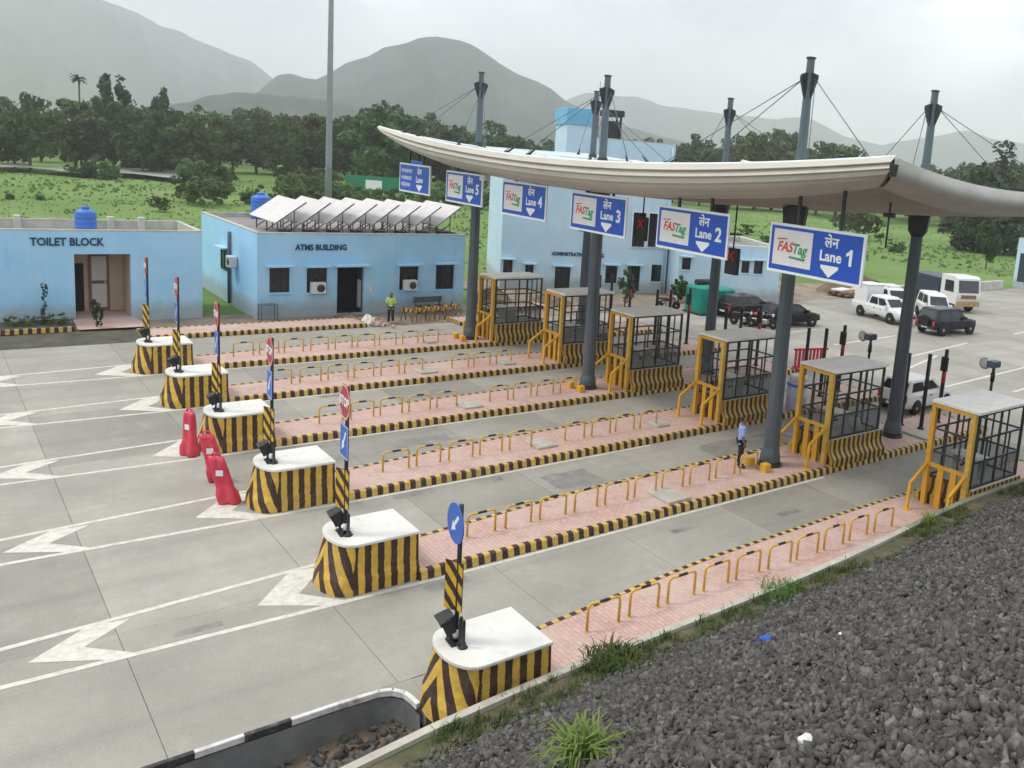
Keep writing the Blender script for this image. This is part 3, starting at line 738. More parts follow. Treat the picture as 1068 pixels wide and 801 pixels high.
# grass at the toe of the slope
def blades(m, x, y, z, n, h, spread, lean, w=0.012, rg=r2, arch=0.4):
    for _ in range(n):
        a = rg.random() * 6.283; r_ = spread * rg.random() ** 0.6; bx, by = x + r_ * math.cos(a), y + r_ * math.sin(a)
        la = rg.random() * 6.283; ll = lean * (0.3 + rg.random()); hh = h * (0.5 + 0.7 * rg.random()); ww = w * (0.7 + 0.6 * rg.random())
        dx, dy = math.cos(la), math.sin(la); px, py = -dy * ww, dx * ww
        p0 = (bx, by, z); p1 = (bx + dx * ll * 0.35, by + dy * ll * 0.35, z + hh * 0.62); p2 = (bx + dx * ll, by + dy * ll, z + hh * (1 - arch * 0.3)); p3 = (bx + dx * ll * 1.6, by + dy * ll * 1.6, z + hh * (1 - arch))
        m.mesh([(p0[0] - px, p0[1] - py, p0[2]), (p0[0] + px, p0[1] + py, p0[2]), (p1[0] + px, p1[1] + py, p1[2]), (p1[0] - px, p1[1] - py, p1[2]), (p2[0] + px * .6, p2[1] + py * .6, p2[2]), (p2[0] - px * .6, p2[1] - py * .6, p2[2]), p3],
               [(0, 1, 2, 3), (3, 2, 4, 5), (5, 4, 6)], sm=True)
m = MB()
for _ in range(900):
    y_ = -26 + 36 * r2.random(); d = 0.16 + 1.0 * r2.random() ** 1.6; x = toe_x(y_) + d
    k = vnoise(y_ * 0.6, 3.0, 9) + (0.35 if -15.5 < y_ < -12 else 0)
    if k < 0.42: continue
    blades(m, x, y_, emb_z(x, y_) - 0.02, 9, 0.10 + 0.16 * k * r2.random(), 0.13, 0.10, 0.009)
for _ in range(160):
    y_ = -24 + 9 * r2.random(); x = toe_x(y_) - 0.25 - 0.5 * r2.random() ** 2
    blades(m, x, y_, bed_z(x, y_), 6, 0.16, 0.08, 0.1, 0.008)
for _ in range(240):
    x = 7.2 + 10 * r2.random() ** 1.3; y_ = -19 + 20 * r2.random()
    if vnoise(x * 0.5, y_ * 0.5, 31) < 0.62: continue
    blades(m, x, y_, emb_z(x, y_), 7, 0.15, 0.12, 0.12, 0.008)
tag(m.build('toe_grass', 'grass_blade'), 'short green grass along the foot of the embankment', 'grass', kind='stuff')
def tuft(label, x, y, n, h, spread, lean, mat, w):
    m = MB(); blades(m, 0, 0, 0, n, h, spread, lean, w, arch=0.55)
    tag(m.build('grass_tuft', mat, loc=(x, y, emb_z(x, y) - 0.03)), label, 'grass tuft')
tuft('dense dark green grass tuft beside the nearest striped block', 7.2, -12.0, 420, 0.30, 0.5, 0.2, 'grass_blade', 0.012)
tuft('thin green weeds at the toe between stones and island hoops', 7.12, -7.2, 200, 0.26, 0.5, 0.2, 'grass_blade', 0.01)
tuft('bright green long leaved grass clump at the bottom of the slope', 11.35, -15.75, 150, 0.52, 0.20, 0.38, 'grass_bright', 0.016)
tuft('small bright weed in the lower right stones', 16.5, -16.35, 30, 0.16, 0.05, 0.10, 'grass_bright', 0.012)
tuft('green weed against the wall by the nearest booth', 6.95, -1.2, 90, 0.34, 0.16, 0.16, 'grass_bright', 0.012)

# ================================================================== TOLL EQUIPMENT
# ------------------------------------------------------------------ striped crash blocks on the island noses
def nose_outline(hw, yf, yb, xo, n=14):
    """rounded front, straight flanks; runs from back-near round the nose to back-far"""
    pts = [(xo + hw, yb)]
    k = 8
    for i in range(1, k + 1): pts.append((xo + hw, yb + (yf + hw * 0.58 - yb) * i / k))
    for i in range(1, n): 
        a = math.pi * i / n
        pts.append((xo + hw * math.cos(a), yf + hw * 0.58 - hw * 0.58 * math.sin(a)))
    for i in range(k + 1): pts.append((xo - hw, yf + hw * 0.58 + (yb - yf - hw * 0.58) * i / k))
    return pts
def perim(pts):
    s = [0]
    for a, b in zip(pts[:-1], pts[1:]): s.append(s[-1] + math.dist(a, b))
    mid = s[-1] / 2
    return [v - mid for v in s]
proto_block = None
block_labels = {'A': 'nearest striped crash block, beside the grassy embankment', 'B': 'striped crash block at the front of the island between lanes 1 and 2',
    'C': 'striped crash block with two red barriers at its nose', 'D': 'striped crash block with one upright red barrier at its nose',
    'E': 'striped crash block on the fifth island, second farthest', 'F': 'smallest, farthest striped crash block in front of the toilet block'}
def make_block(loc, label):
    o = thing('crash_block', label, 'crash block', loc, 0, 'striped crash blocks on the island noses')
    H = 1.10; lev = [(0.0, 0.0, 0.0), (0.30, 0.01, 0.04), (0.45, 0.05, 0.10), (H, 0.075, 0.24)]
    rings = [[(x, y, z) for x, y in nose_outline(0.82 - ins, -15.12 + fr, -13.05 - ins * 0.3, 0.36)] for z, ins, fr in lev]
    s = perim([p[:2] for p in rings[0]]); nn = len(s); ys0 = rings[0][8][1]
    def nose_uv(a, k):
        k = min(k, nn - 1); y = rings[a][k][1]
        if k <= 8: return (s[8] - (y - ys0), lev[a][0])
        if k >= nn - 9: return (s[nn - 9] + (y - ys0), lev[a][0])
        return (s[k], lev[a][0])
    m = MB(); m.loft(rings, 0, closed=False, uvs=nose_uv, sm=False)
    a, b = [r[0] for r in rings], [r[-1] for r in rings]
    for k in range(3):
        m.quad([b[k], a[k], a[k + 1], b[k + 1]], 0, [(0, lev[k][0]), (1.6, lev[k][0]), (1.6, lev[k + 1][0]), (0, lev[k + 1][0])])
    m.build('body', 'hazard_nose', o)
    m = MB(); top = nose_outline(0.765, -15.12 + 0.20, -13.05, 0.36)
    m.loft([[(x, y, H + 0.001) for x, y in top], [(x, y, H + 0.045) for x, y in top], [(x * 0.985 + 0.005, y * 0.9985 - 0.02, H + 0.06) for x, y in top]], 0, True, True)
    m.build('top_slab', 'white_top', o)
    return o
for key, xc in ISL.items():
    if proto_block is None:
        proto_block = make_block((xc + 0.27, 0, 0), block_labels[key])
    else: dup(proto_block, (xc + 0.02, 0, 0), 0, block_labels[key])

# ------------------------------------------------------------------ warning lamps on the blocks
def make_flasher(loc, label):
    o = thing('warning_lamp', label, 'warning lamp', loc, R(-8), 'black warning lamps on the crash blocks')
    m = MB(); m.lathe([(0.10, 0), (0.10, 0.02), (0.03, 0.03), (0.03, 0.22)], 10); m.build('stand', 'black_paint', o)
    m = MB(); M_ = Matrix.Translation((0, -0.02, 0.36)) @ Matrix.Rotation(R(24), 4, 'X')
    m.box(-0.16, 0.16, -0.09, 0.09, -0.16, 0.16, M=M_); m.build('housing', 'black_paint', o)
    m = MB(); m.box(-0.19, 0.19, -0.20, -0.08, 0.13, 0.16, M=M_); m.box(-0.19, -0.16, -0.18, 0.0, -0.14, 0.15, M=M_); m.box(0.16, 0.19, -0.18, 0.0, -0.14, 0.15, M=M_); m.build('hood', 'black_paint', o)
    m = MB(); m.lathe([(0.0, 0), (0.12, 0.0), (0.11, 0.015), (0.0, 0.02)], 14)
    ob = m.build('lens', 'lamp_red', o, loc=(0, -0.02, 0.36)); ob.matrix_local = M_ @ Matrix.Translation((0, -0.091, 0)) @ Matrix.Rotation(R(90), 4, 'X')
    for dx in (0.16, 0.30):
        m = MB(); m.lathe([(0.09, 0), (0.09, 0.02), (0.035, 0.03), (0.035, 0.50), (0.02, 0.53)], 10, c=(dx + 0.06, 0.10, 0)); m.build('marker_post', 'black_paint', o)
    return o
fl_lab = {'A': 'nearest black warning lamp, foot of the nearest sign post', 'B': 'black warning lamp on the block between lanes 1 and 2', 'C': 'black warning lamp on the block behind the red barriers',
          'D': 'black warning lamp on the fourth striped block', 'E': 'black warning lamp on the fifth striped block', 'F': 'black warning lamp on the farthest striped block'}
fproto = None
for key, xc in ISL.items():
    loc = (xc + (0.22 if key != 'A' else 0.32), -14.55, 1.16)
    if fproto is None: fproto = make_flasher(loc, fl_lab[key])
    else: dup(fproto, loc, R(-8), fl_lab[key])

# ------------------------------------------------------------------ sign posts on the blocks
def plate_disc(r, n, th, seg=None):
    m = MB(); ring = lambda y, k: [(k * r * math.cos(2 * math.pi * (j + (0.5 if n == 8 else 0)) / n), y, k * r * math.sin(2 * math.pi * (j + (0.5 if n == 8 else 0)) / n)) for j in range(n)]
    m.loft([ring(th, 1.0), ring(0, 1.0), ring(-0.004, 0.985)], 0, True, True); return m
def arrow_flat(m, c, dirx, dirz, l, w, y=-0.008):
    d = Vector((dirx, 0, dirz)).normalized(); n = Vector((d.z, 0, -d.x)); c = Vector((c[0], y, c[1]))
    t = c + d * l / 2; b = c - d * l / 2; h = t - d * l * 0.42
    m.quad([b - n * w * 0.26, h - n * w * 0.26, h + n * w * 0.26, b + n * w * 0.26][::-1]); m.quad([h - n * w * 0.7, t, h + n * w * 0.7][::-1])
def sign_post(key, xc, label, stop=True):
    base = (xc + 0.46, -14.52, 1.16)
    o = thing('sign_post', label, 'sign post', base, R(-5), None if not stop else 'stop sign posts on the crash blocks')
    H = 2.62 if not stop else 3.42
    m = MB(); m.tube([(0, 0, 0.02), (0, 0, H)], 0.042, 10); m.build('pole', 'black_paint', o)
    box_part('base_plate', 'black_paint', o, -0.14, 0.14, -0.14, 0.14, 0.0, 0.02)
    m = MB(); m.tube([(0, 0, 0.10), (0, 0, 0.26)], 0.046, 10); m.build('reflective_band', 'sign_white', o)
    # striped hazard board
    m = MB(); m.box(-0.20, 0.20, -0.075, -0.06, 0.0, 0.92)
    z0 = 0.62 if not stop else 0.60
    bo = m.build('hazard_board', 'frame_black', o, loc=(-0.09, 0, z0)); bo.rotation_euler = (0, 0, R(28))
    m = MB(); m.quad([(-0.195, -0.079, 0.005), (0.195, -0.079, 0.005), (0.195, -0.079, 0.915), (-0.195, -0.079, 0.915)], 0, [(0, 0), (0.39, 0), (0.39, 0.91), (0, 0.91)]); m.build('stripe_face', 'hazard_board', bo)
    if not stop:
        d = plate_disc(0.37, 28, 0.012).build('disc', 'disc_blue', o, loc=(-0.10, -0.06, 2.24))
        m = MB(); arrow_flat(m, (0, 0), -0.65, -0.75, 0.46, 0.14); m.build('arrow', 'sign_white', d)
    else:
        d = plate_disc(0.42, 8, 0.012).build('stop_plate', 'sign_red', o, loc=(0.0, -0.06, 3.08))
        t = link('lettering', text_data('STOP', 0.28, 'sign_white', bold=0.008), d, (0, -0.012, 0)); t.rotation_euler = (R(90), R(0), 0)
        m = MB()
        for j in range(8):
            a0, a1 = 2 * math.pi * (j + .5) / 8, 2 * math.pi * (j + 1.5) / 8
            P_ = lambda a, r_: (r_ * math.cos(a), -0.006, r_ * math.sin(a)); m.quad([P_(a0, 0.40), P_(a0, 0.375), P_(a1, 0.375), P_(a1, 0.40)][::-1])
        m.build('border', 'sign_white', d)
        m = MB(); m.bbox(-0.30, 0.30, 0, 0.012, -0.38, 0.38, c=0.003); b = m.build('arrow_plate', 'disc_blue', o, loc=(-0.02, -0.06, 2.18))
        m = MB(); arrow_flat(m, (0, 0), -0.5, -0.8, 0.55, 0.15, y=-0.004); m.build('arrow', 'sign_white', b)
        m = MB(); 
        for x0, x1, za, zb in ((-0.29, 0.29, 0.35, 0.37), (-0.29, 0.29, -0.37, -0.35), (-0.29, -0.27, -0.35, 0.35), (0.27, 0.29, -0.35, 0.35)): m.quad([(x0, -0.003, za), (x1, -0.003, za), (x1, -0.003, zb), (x0, -0.003, zb)])
        m.build('border', 'sign_white', b)
    return o
sign_post('A', ISL['A'], 'black post with round blue arrow sign, nearest to the camera', stop=False)
for key, l_ in (('B', 'stop sign post with blue arrow plate on the block between lanes 1 and 2'), ('C', 'stop sign post on the third block, behind the two red barriers'),
                ('D', 'stop sign post on the fourth block, right of the lone red barrier'), ('E', 'stop sign post on the fifth block'), ('F', 'farthest stop sign post, beside the toilet block doorway')):
    sign_post(key, ISL[key], l_)

# ------------------------------------------------------------------ red plastic barriers
def red_barrier(loc, rz, tilt, label, hgt=1.0):
    o = thing('plastic_barrier', label, 'barrier', loc, rz, 'red plastic barriers by the blocks')
    prof = [(0.25, 0.0), (0.28, 0.08), (0.27, 0.20), (0.19, 0.32), (0.14, 0.40), (0.135, 0.74), (0.115, 0.92), (0.05, 1.0)]
    m = MB(); rings = []
    for w, z in prof:
        off = tilt * z; hl = (0.27 if z < 0.3 else 0.22) * (1 - 0.30 * max(0, z - 0.5))
        rings.append([(off + hl * cx, w * 0.72 * cy, z * hgt) for cx, cy in ((-1, -.45), (-.86, -.9), (-.5, -1), (-.2, -.8), (0, -.68), (.2, -.8), (.5, -1), (.86, -.9), (1, -.45), (1, .45), (.86, .9), (.5, 1), (.2, .8), (0, .68), (-.2, .8), (-.5, 1), (-.86, .9), (-1, .45))])
    m.loft(rings, 0, True, True, sm=True); ob = m.build('body', 'red_plastic', o)
    m = MB(); m.tube([(tilt * 0.95 - 0.12, 0, 0.95 * hgt), (tilt - 0.08, 0, 1.06 * hgt), (tilt + 0.08, 0, 1.06 * hgt), (tilt * 0.95 + 0.12, 0, 0.95 * hgt)], 0.028, 8); m.build('handle', 'red_plastic', o)
    m = MB(); m.box(tilt * .66 - 0.09, tilt * .66 + 0.09, -0.100, -0.088, 0.60 * hgt, 0.72 * hgt); m.build('reflective_strip', 'sign_white', o)
    return o
red_barrier((-9.65, -15.45, 0.006), R(28), 0.0, 'slim red barrier standing in front of the fourth block', 1.38)
red_barrier((-7.1, -15.25, 0.006), R(62), -0.34, 'red barrier leaning behind the nearer one, third block', 1.38)
red_barrier((-5.35, -15.42, 0.006), R(58), -0.36, 'red barrier nearest the camera, touching the third block nose', 1.30)

# ------------------------------------------------------------------ yellow hoop guards along the islands
def hoop_data():
    w, h, r_ = 0.80, 0.60, 0.10
    pts = [(0, -w / 2, 0), (0, -w / 2, h - r_)] + [(0, -w / 2 + r_ - r_ * math.cos(a), h - r_ + r_ * math.sin(a)) for a in (R(30), R(60), R(90))]
    pts += [(0, w / 2 - r_ + r_ * math.sin(a), h - r_ + r_ * math.cos(a)) for a in (0, R(30), R(60), R(90))] + [(0, w / 2, 0)]
    m = MB(); m.tube(pts, 0.031, 8); a = m.data('pipe', ['yellow_paint'])
    m = MB(); m.tube([(0, -0.13, h), (0, 0.13, h)], 0.0335, 8); b = m.data('black_band', ['black_paint'])
    m = MB()
    for s in (-1, 1): m.lathe([(0.055, 0), (0.055, 0.012), (0.03, 0.014)], 8, c=(0, s * w / 2, 0))
    c = m.data('foot_flange', ['yellow_paint'])
    return a, b, c
HP = hoop_data()
def hoop(x, y, label, rz=0):
    o = thing('hoop_guard', label, 'hoop guard', (x, y, KZ - 0.012), rz, 'yellow hoop guards along the islands')
    link('pipe', HP[0], o); link('black_band', HP[1], o); link('foot_flange', HP[2], o)
hl = {'A': 'the embankment island', 'B': 'the island of the man in blue', 'C': 'the third island', 'D': 'the island with the middle column', 'E': 'the fifth island', 'F': 'the farthest island'}
ORD = ['first', 'second', 'third', 'fourth', 'fifth', 'sixth', 'seventh', 'eighth', 'ninth', 'tenth']
for key, xc in ISL.items():
    cnt = 0
    for k in range(10):
        if (key in 'CD' and k == 5) or (key == 'E' and k == 6): continue
        if key == 'F' and k == 9: continue
        hoop(xc + 0.12 + rnd.uniform(-0.03, 0.03), -10.9 + 1.085 * k + rnd.uniform(-0.03, 0.03), '%s yellow hoop guard from the crash block on %s' % (ORD[cnt], hl[key]), rnd.uniform(-0.06, 0.06)); cnt += 1

# ------------------------------------------------------------------ toll booths
def make_booth(loc, label):
    o = thing('toll_booth', label, 'toll booth', loc, 0, 'steel framed toll booths')
    Y0, Y1, ZB, ZT = 1.75, 4.45, 1.12, 3.42; XL, XR = -0.42, 1.0
    # flared striped plinth
    prof = [(0.0, 0.0), (0.02, 0.42), (-0.12, 0.58), (-0.17, 0.72), (-0.17, 1.06)]
    m = MB(); out = []
    for dx, z in prof: out.append([(1.30 + dx, Y0 - 0.02, z + 0.02), (1.30 + dx, Y1 + 0.15, z + 0.02), (-0.75 - dx, Y1 + 0.15, z + 0.02), (-0.75 - dx, Y0 - 0.02, z + 0.02)])
    us = [0, 2.87, 4.9, 7.8, 9.8]
    m.loft(out, 0, False, False, uvs=lambda a, k: (us[k], prof[a][1])); m.build('plinth', 'hazard_booth', o)
    box_part('plinth_top', 'pale_concrete', o, -0.57, 1.125, Y0 - 0.015, Y1 + 0.145, 1.0, ZB - 0.03)
    # cage
    for x in (XL, XR):
        for y, w in ((Y0, 0.085), ((Y0 + Y1) / 2, 0.06), (Y1, 0.075)):
            box_part('post', 'frame_black', o, x - w / 2, x + w / 2, y - w / 2, y + w / 2, ZB - 0.03, ZT)
    for z, w in ((ZB, 0.07), (ZB + 0.78, 0.055), (ZB + 1.50, 0.055), (ZT - 0.04, 0.08)):
        for x in (XL, XR):
            m = MB(); m.box(x - w / 2 + 0.004, x + w / 2 - 0.004, Y0 + 0.052, Y1 - 0.047, z - w / 2, z + w / 2); m.build('side_rail', 'frame_black', o)
        for y in (Y0, Y1):
            m = MB(); m.box(XL + 0.052, XR - 0.052, y - w / 2 + 0.004, y + w / 2 - 0.004, z - w / 2, z + w / 2); m.build('cross_rail', 'frame_black', o)
    for x in (XL, XR):
        for y in (Y0 + 0.68, Y1 - 0.68):
            m = MB(); m.box(x - 0.022, x + 0.022, y - 0.022, y + 0.022, ZB + 0.036, ZB + 1.47); m.build('mullion', 'frame_black', o)
    for y in (Y0, Y1):
        for x in (0.05, 0.53):
            m = MB(); m.box(x - 0.022, x + 0.022, y - 0.022, y + 0.022, ZB + 0.036, ZT - 0.081); m.build('mullion', 'frame_black', o)
    # glazing of the lower and middle rows
    for x in (XL, XR):
        for a, b in ((Y0 + 0.06, (Y0 + Y1) / 2 - 0.04), ((Y0 + Y1) / 2 + 0.04, Y1 - 0.05)):
            for z0, z1 in ((ZB + 0.04, ZB + 0.75),):
                m = MB(); m.box(x - 0.003, x + 0.003, a, b, z0, z1); m.build('pane', 'pane_glass', o)
    m = MB(); m.box(XL + 0.06, XR - 0.06, Y1 - 0.004, Y1 + 0.004, ZB + 0.04, ZB + 0.75); m.build('pane', 'pane_glass', o)
    # counter inside
    m = MB(); m.bbox(-0.3, 0.85, 2.6, 3.2, ZB + 0.60, ZB + 0.68, c=0.01); m.box(-0.25, -0.17, 2.65, 3.15, ZB - 0.03, ZB + 0.60); m.box(0.62, 0.7, 2.65, 3.15, ZB - 0.03, ZB + 0.60); m.build('counter', 'parapet_cap', o)
    # flat roof
    m = MB(); m.bbox(XL - 0.10, XR + 0.10, Y0 - 0.12, Y1 + 0.12, ZT, ZT + 0.09, c=0.015); m.build('roof', 'roof_white', o)
    # yellow guard frame at the front
    for x in (-0.38, 0.95):
        m = MB(); m.box(x - 0.075, x + 0.075, Y0 - 0.20, Y0 - 0.06, 0.2, ZT - 0.02); m.build('guard_post', 'orange_yellow' if x < 0 else 'yellow_paint', o)
        m = MB(); m.bar((x, Y0 - 0.20, 1.52), (x, Y0 - 0.95, 1.02), 0.085); m.bar((x, Y0 - 0.95, 1.05), (x, Y0 - 1.0, 0.2), 0.085); m.build('brace', 'orange_yellow', o)
        box_part('foot_plate', 'orange_yellow', o, x - 0.12, x + 0.12, Y0 - 1.12, Y0 - 0.88, 0.2, 0.235)
    m = MB(); m.box(-0.304, 0.874, Y0 - 0.18, Y0 - 0.08, 1.47, 1.57); m.build('guard_rail', 'orange_yellow', o)
    m = MB(); m.box(-0.304, 0.874, Y0 - 0.18, Y0 - 0.08, ZT - 0.11, ZT - 0.015); m.build('guard_rail', 'orange_yellow', o)
    for x in (0.08, 0.52):
        m = MB(); m.box(x - 0.10, x + 0.10, Y0 - 0.15, Y0 - 0.09, 0.2, 1.46); m.build('guard_panel', 'orange_yellow', o)
    return o
bl = {'A': 'nearest toll booth, behind the embankment wall', 'B': 'toll booth between the two nearest canopy columns', 'C': 'toll booth at the end of lane 3 and lane 2 island',
      'D': 'toll booth just right of the middle canopy column', 'E': 'toll booth half hidden behind the middle canopy column', 'F': 'farthest toll booth, in front of the administrative building'}
bproto = None
for key, xc in ISL.items():
    loc = (xc - (0.05 if key != 'A' else 0.10), {'F': -0.9, 'D': -0.3, 'E': -0.2, 'A': 0.15}.get(key, 0.1), 0)
    if bproto is None: bproto = make_booth(loc, bl[key])
    else: dup(bproto, loc, 0, bl[key])
o = thing('sack', 'white sack lying inside the toll booth between the columns', 'sack', (0.45, 3.75, 1.09))
m = MB(); m.lathe([(0.05, 0), (0.27, 0.06), (0.30, 0.2), (0.22, 0.36), (0.08, 0.42)], 12); b = m.build('bag', 'white_sheet', o); b.scale = (0.8, 1.2, 1)
m = MB(); m.lathe([(0.05, 0), (0.07, 0.06), (0.02, 0.12)], 8, c=(0, 0, 0.40)); m.build('tied_neck', 'white_sheet', o)

# ------------------------------------------------------------------ canopy columns
COLS = [('B', 0, 0.0, 0.0, 13.5), ('B', 1, 0.0, 6.94, 13.27), ('D', 0, -10.68, 0.0, 13.15), ('D', 1, -10.68, 6.94, 13.0), ('F', 0, -21.16, 0.0, 13.5), ('F', 1, -21.16, 6.94, 13.37)]
cl = {('B', 0): 'tall grey canopy column nearest the camera, behind the lane 1 sign', ('B', 1): 'rear right canopy column behind the second booth',
      ('D', 0): 'middle front canopy column behind the lane 3 sign', ('D', 1): 'middle rear canopy column behind the lane 2 sign',
      ('F', 0): 'far left canopy column behind the lane 5 sign', ('F', 1): 'far rear canopy column next to the thin antenna'}
CX0, CX1, CY0, CY1 = -26.3, 5.72, -3.0, 9.95
def ab(x, y): return (x + 10.3) / 16.0, (y - 3.475) / 6.475
def canopy_top(x, y):
    a, b = ab(x, y); b = b if b < 0 else 0.35 * b
    return 9.73 + 0.82 * a * a - 0.48 * (1 - b * b) * a * a - 0.12 * (1 - b * b)
def canopy_th(x, y):
    a, b = ab(x, y); t = 1.12
    if a > 0.3: t -= 0.34 * ((a - 0.3) / 0.7) ** 1.3
    if a < -0.55: t *= math.sqrt(max(0.0, 1 - ((-a - 0.55) / 0.452) ** 2))
    return max(t, 0.02)
for key, row, x, y, H in COLS:
    o = thing('canopy_column', cl[(key, row)], 'column', (x, y, 0), 0, 'canopy columns')
    zc = canopy_top(x, y) - canopy_th(x, y) - 0.35
    m = MB(); m.lathe([(0.36, KZ), (0.34, KZ + 0.35), (0.275, KZ + 0.6), (0.215, zc)], 12, sm=False); m.build('shaft', 'pole_grey', o)
    m = MB(); m.lathe([(0.42, KZ - 0.02), (0.42, KZ + 0.05), (0.365, KZ + 0.07), (0.365, KZ + 0.16)], 12, sm=False); m.build('base_flange', 'pole_dark', o)
    m = MB(); m.lathe([(0.225, zc - 0.45), (0.36, zc - 0.25), (0.42, zc + 0.36)], 8, sm=False); m.build('capital', 'pole_dark', o)
    m = MB(); m.lathe([(0.185, zc + 0.3), (0.125, H)], 12, sm=False); m.build('upper_mast', 'pole_grey', o)
    zt = canopy_top(x, y)
    m = MB(); m.lathe([(0.27, zt - 0.1), (0.26, zt + 0.1), (0.185, zt + 0.3)], 12, sm=False); m.build('roof_collar', 'pole_dark', o)
    for k in range(4):
        a = k * math.pi / 2; m = MB()
        M_ = Matrix.Rotation(a, 4, 'Z')
        V_ = [M_ @ Vector(p) for p in ((0.13, -0.03, H - 1.25), (0.13, -0.03, H - 0.42), (0.36, -0.03, H - 0.5), (0.36, -0.03, H - 0.62), (0.13, 0.03, H - 1.25), (0.13, 0.03, H - 0.42), (0.36, 0.03, H - 0.5), (0.36, 0.03, H - 0.62))]
        m.mesh(V_, [(0, 1, 2, 3), (7, 6, 5, 4), (0, 4, 5, 1), (1, 5, 6, 2), (2, 6, 7, 3), (3, 7, 4, 0)]); m.build('cable_bracket', 'pole_dark', o)
    m = MB(); m.lathe([(0.16, H), (0.16, H + 0.05), (0.05, H + 0.07)], 12, sm=False); m.build('cap', 'pole_dark', o)
    # yellow blocks at the foot
    if row == 0:
        for dx in (-0.30, 0.42):
            box_part('foot_block', 'orange_yellow', o, dx - 0.14, dx + 0.14, -0.78, -0.52, KZ - 0.01, KZ + 0.26, c=0.02)
# stay cables: from the mast brackets down to the canopy
def stay(p, q, label):
    o = thing('stay_cable', label, 'cable', q, 0, 'stay cables holding the canopy')
    p = Vector(p) - Vector(q)
    m = MB(); m.tube([(0, 0, 0.12), p], 0.015, 6); m.build('rope', 'cable_steel', o)
    d = p.normalized(); m = MB(); m.tube([d * 0.05, d * 0.55], [0.06, 0.028], 8); m.lathe([(0.10, -0.06), (0.10, 0.04), (0.04, 0.1)], 8); m.build('anchor', 'pole_dark', o)
for key, row, x, y, H in COLS:
    for dx, dy, wd in ((-4.3, -2.0, 'outer left'), (-2.2, -2.2, 'inner left'), (2.2, -2.2, 'inner right'), (4.3, -2.0, 'outer right')):
        if row == 1: dy = -dy
        ax, ay = x + dx, y + dy
        stay((x + 0.26 * (1 if dx > 0 else -1), y, H - 0.62), (ax, ay, canopy_top(ax, ay) + 0.04), wd + ' ' + {('B', 0): 'steel stay cable of the canopy column nearest the camera', ('B', 1): 'steel stay cable of the rear right canopy column', ('D', 0): 'steel stay cable of the middle front canopy column', ('D', 1): 'steel stay cable of the middle rear canopy column', ('F', 0): 'steel stay cable of the far left canopy column', ('F', 1): 'steel stay cable of the far rear canopy column'}[(key, row)])

# ------------------------------------------------------------------ canopy roof
can = thing('canopy_roof', 'long pale canopy with upswept ends over the toll lanes', 'canopy')
NXC, NYC = 64, 20
xs = [CX0 + (CX1 - CX0) * i / NXC for i in range(NXC + 1)]; ysc = [CY0 + (CY1 - CY0) * j / NYC for j in range(NYC + 1)]
m = MB(); V = [(x, y, canopy_top(x, y) + 0.035 * math.sin((x - CX0) * 2 * math.pi / 5.33) * (1 - ab(x, y)[1] ** 2)) for x in xs for y in ysc]
m.mesh(V, [(i * (NYC + 1) + j, (i + 1) * (NYC + 1) + j, (i + 1) * (NYC + 1) + j + 1, i * (NYC + 1) + j + 1) for i in range(NXC) for j in range(NYC)], sm=True)
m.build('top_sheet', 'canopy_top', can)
for k in range(1, 6):     # pale ridges across the top
    x = CX0 + (CX1 - CX0) * k / 6; m = MB()
    m.tube([(x, y, canopy_top(x, y) + 0.05) for y in ysc], 0.07, 6); m.build('ridge', 'canopy_ridge', can)
for y in (CY0 + 0.05, CY1 - 0.05):
    m = MB(); m.tube([(x, y, canopy_top(x, y) + 0.0) for x in xs], 0.06, 6); m.build('edge_trim', 'canopy_ridge', can)
m = MB(); m.tube([(CX0 + 0.05, y, canopy_top(CX0, y)) for y in ysc], 0.05, 6); m.build('edge_trim', 'canopy_ridge', can)
# fascia: curved under, made of long lapped strips
NST = 5
def fas(x, y, t, sgn):      # t 0 at the top edge, 1 where the fascia meets the soffit
    th = canopy_th(x, y); return (y - sgn * 0.10 * math.sin(t * 3.0) + sgn * 1.15 * t ** 4, canopy_top(x, y) - th * t)
for sgn, ye_ in ((1, CY0), (-1, CY1)):
    for k in range(NST):
        t0, t1 = k / NST, (k + 1) / NST; rings = []
        for x in xs:
            y0_, z0_ = fas(x, ye_, t0, sgn); y1_, z1_ = fas(x, ye_, t1, sgn); th = canopy_th(x, ye_); lip = 0.12 * min(1, th); ex = lambda t: x - 1.15 * t ** 4 * max(0, (x - (CX1 - 4)) / 4)
            rings.append([(ex(t0), y0_, z0_), (ex((t0 + t1) / 2), (y0_ + y1_) / 2 - sgn * lip * 0.6, (z0_ + z1_) / 2), (ex(t1), y1_ - sgn * lip, z1_ + 0.03 * th), (ex(t1), y1_ - sgn * lip * 0.3, z1_), (ex(t1), y1_ + sgn * lip, z1_ + 0.004)])
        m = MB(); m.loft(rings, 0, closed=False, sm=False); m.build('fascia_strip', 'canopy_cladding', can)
# near end: smooth rolled membrane
rings = []
for y in ysc:
    zt = canopy_top(CX1, y); th = canopy_th(CX1, y) + 0.02; v = (y - 3.475) / 6.475
    rings.append([(CX1 + 0.20 * math.sin(t * 2.8) * (1 - v ** 4) - 1.15 * t ** 4 * (1 if t < 1 else 1), 3.475 + v * (6.475 - 1.15 * t ** 4), zt - th * t) for t in [i / 14 for i in range(15)]])
m = MB(); m.loft(rings, 0, closed=False, sm=True); m.build('end_membrane', 'canopy_membrane', can)
# far end lip
m = MB(); m.loft([[(CX0, y, canopy_top(CX0, y)), (CX0 - 0.02, y, canopy_top(CX0, y) - 0.12), (CX0 + 0.6, y, canopy_top(CX0 + .6, y) - 0.3)] for y in ysc], 0, closed=False); m.build('end_lip', 'canopy_cladding', can)
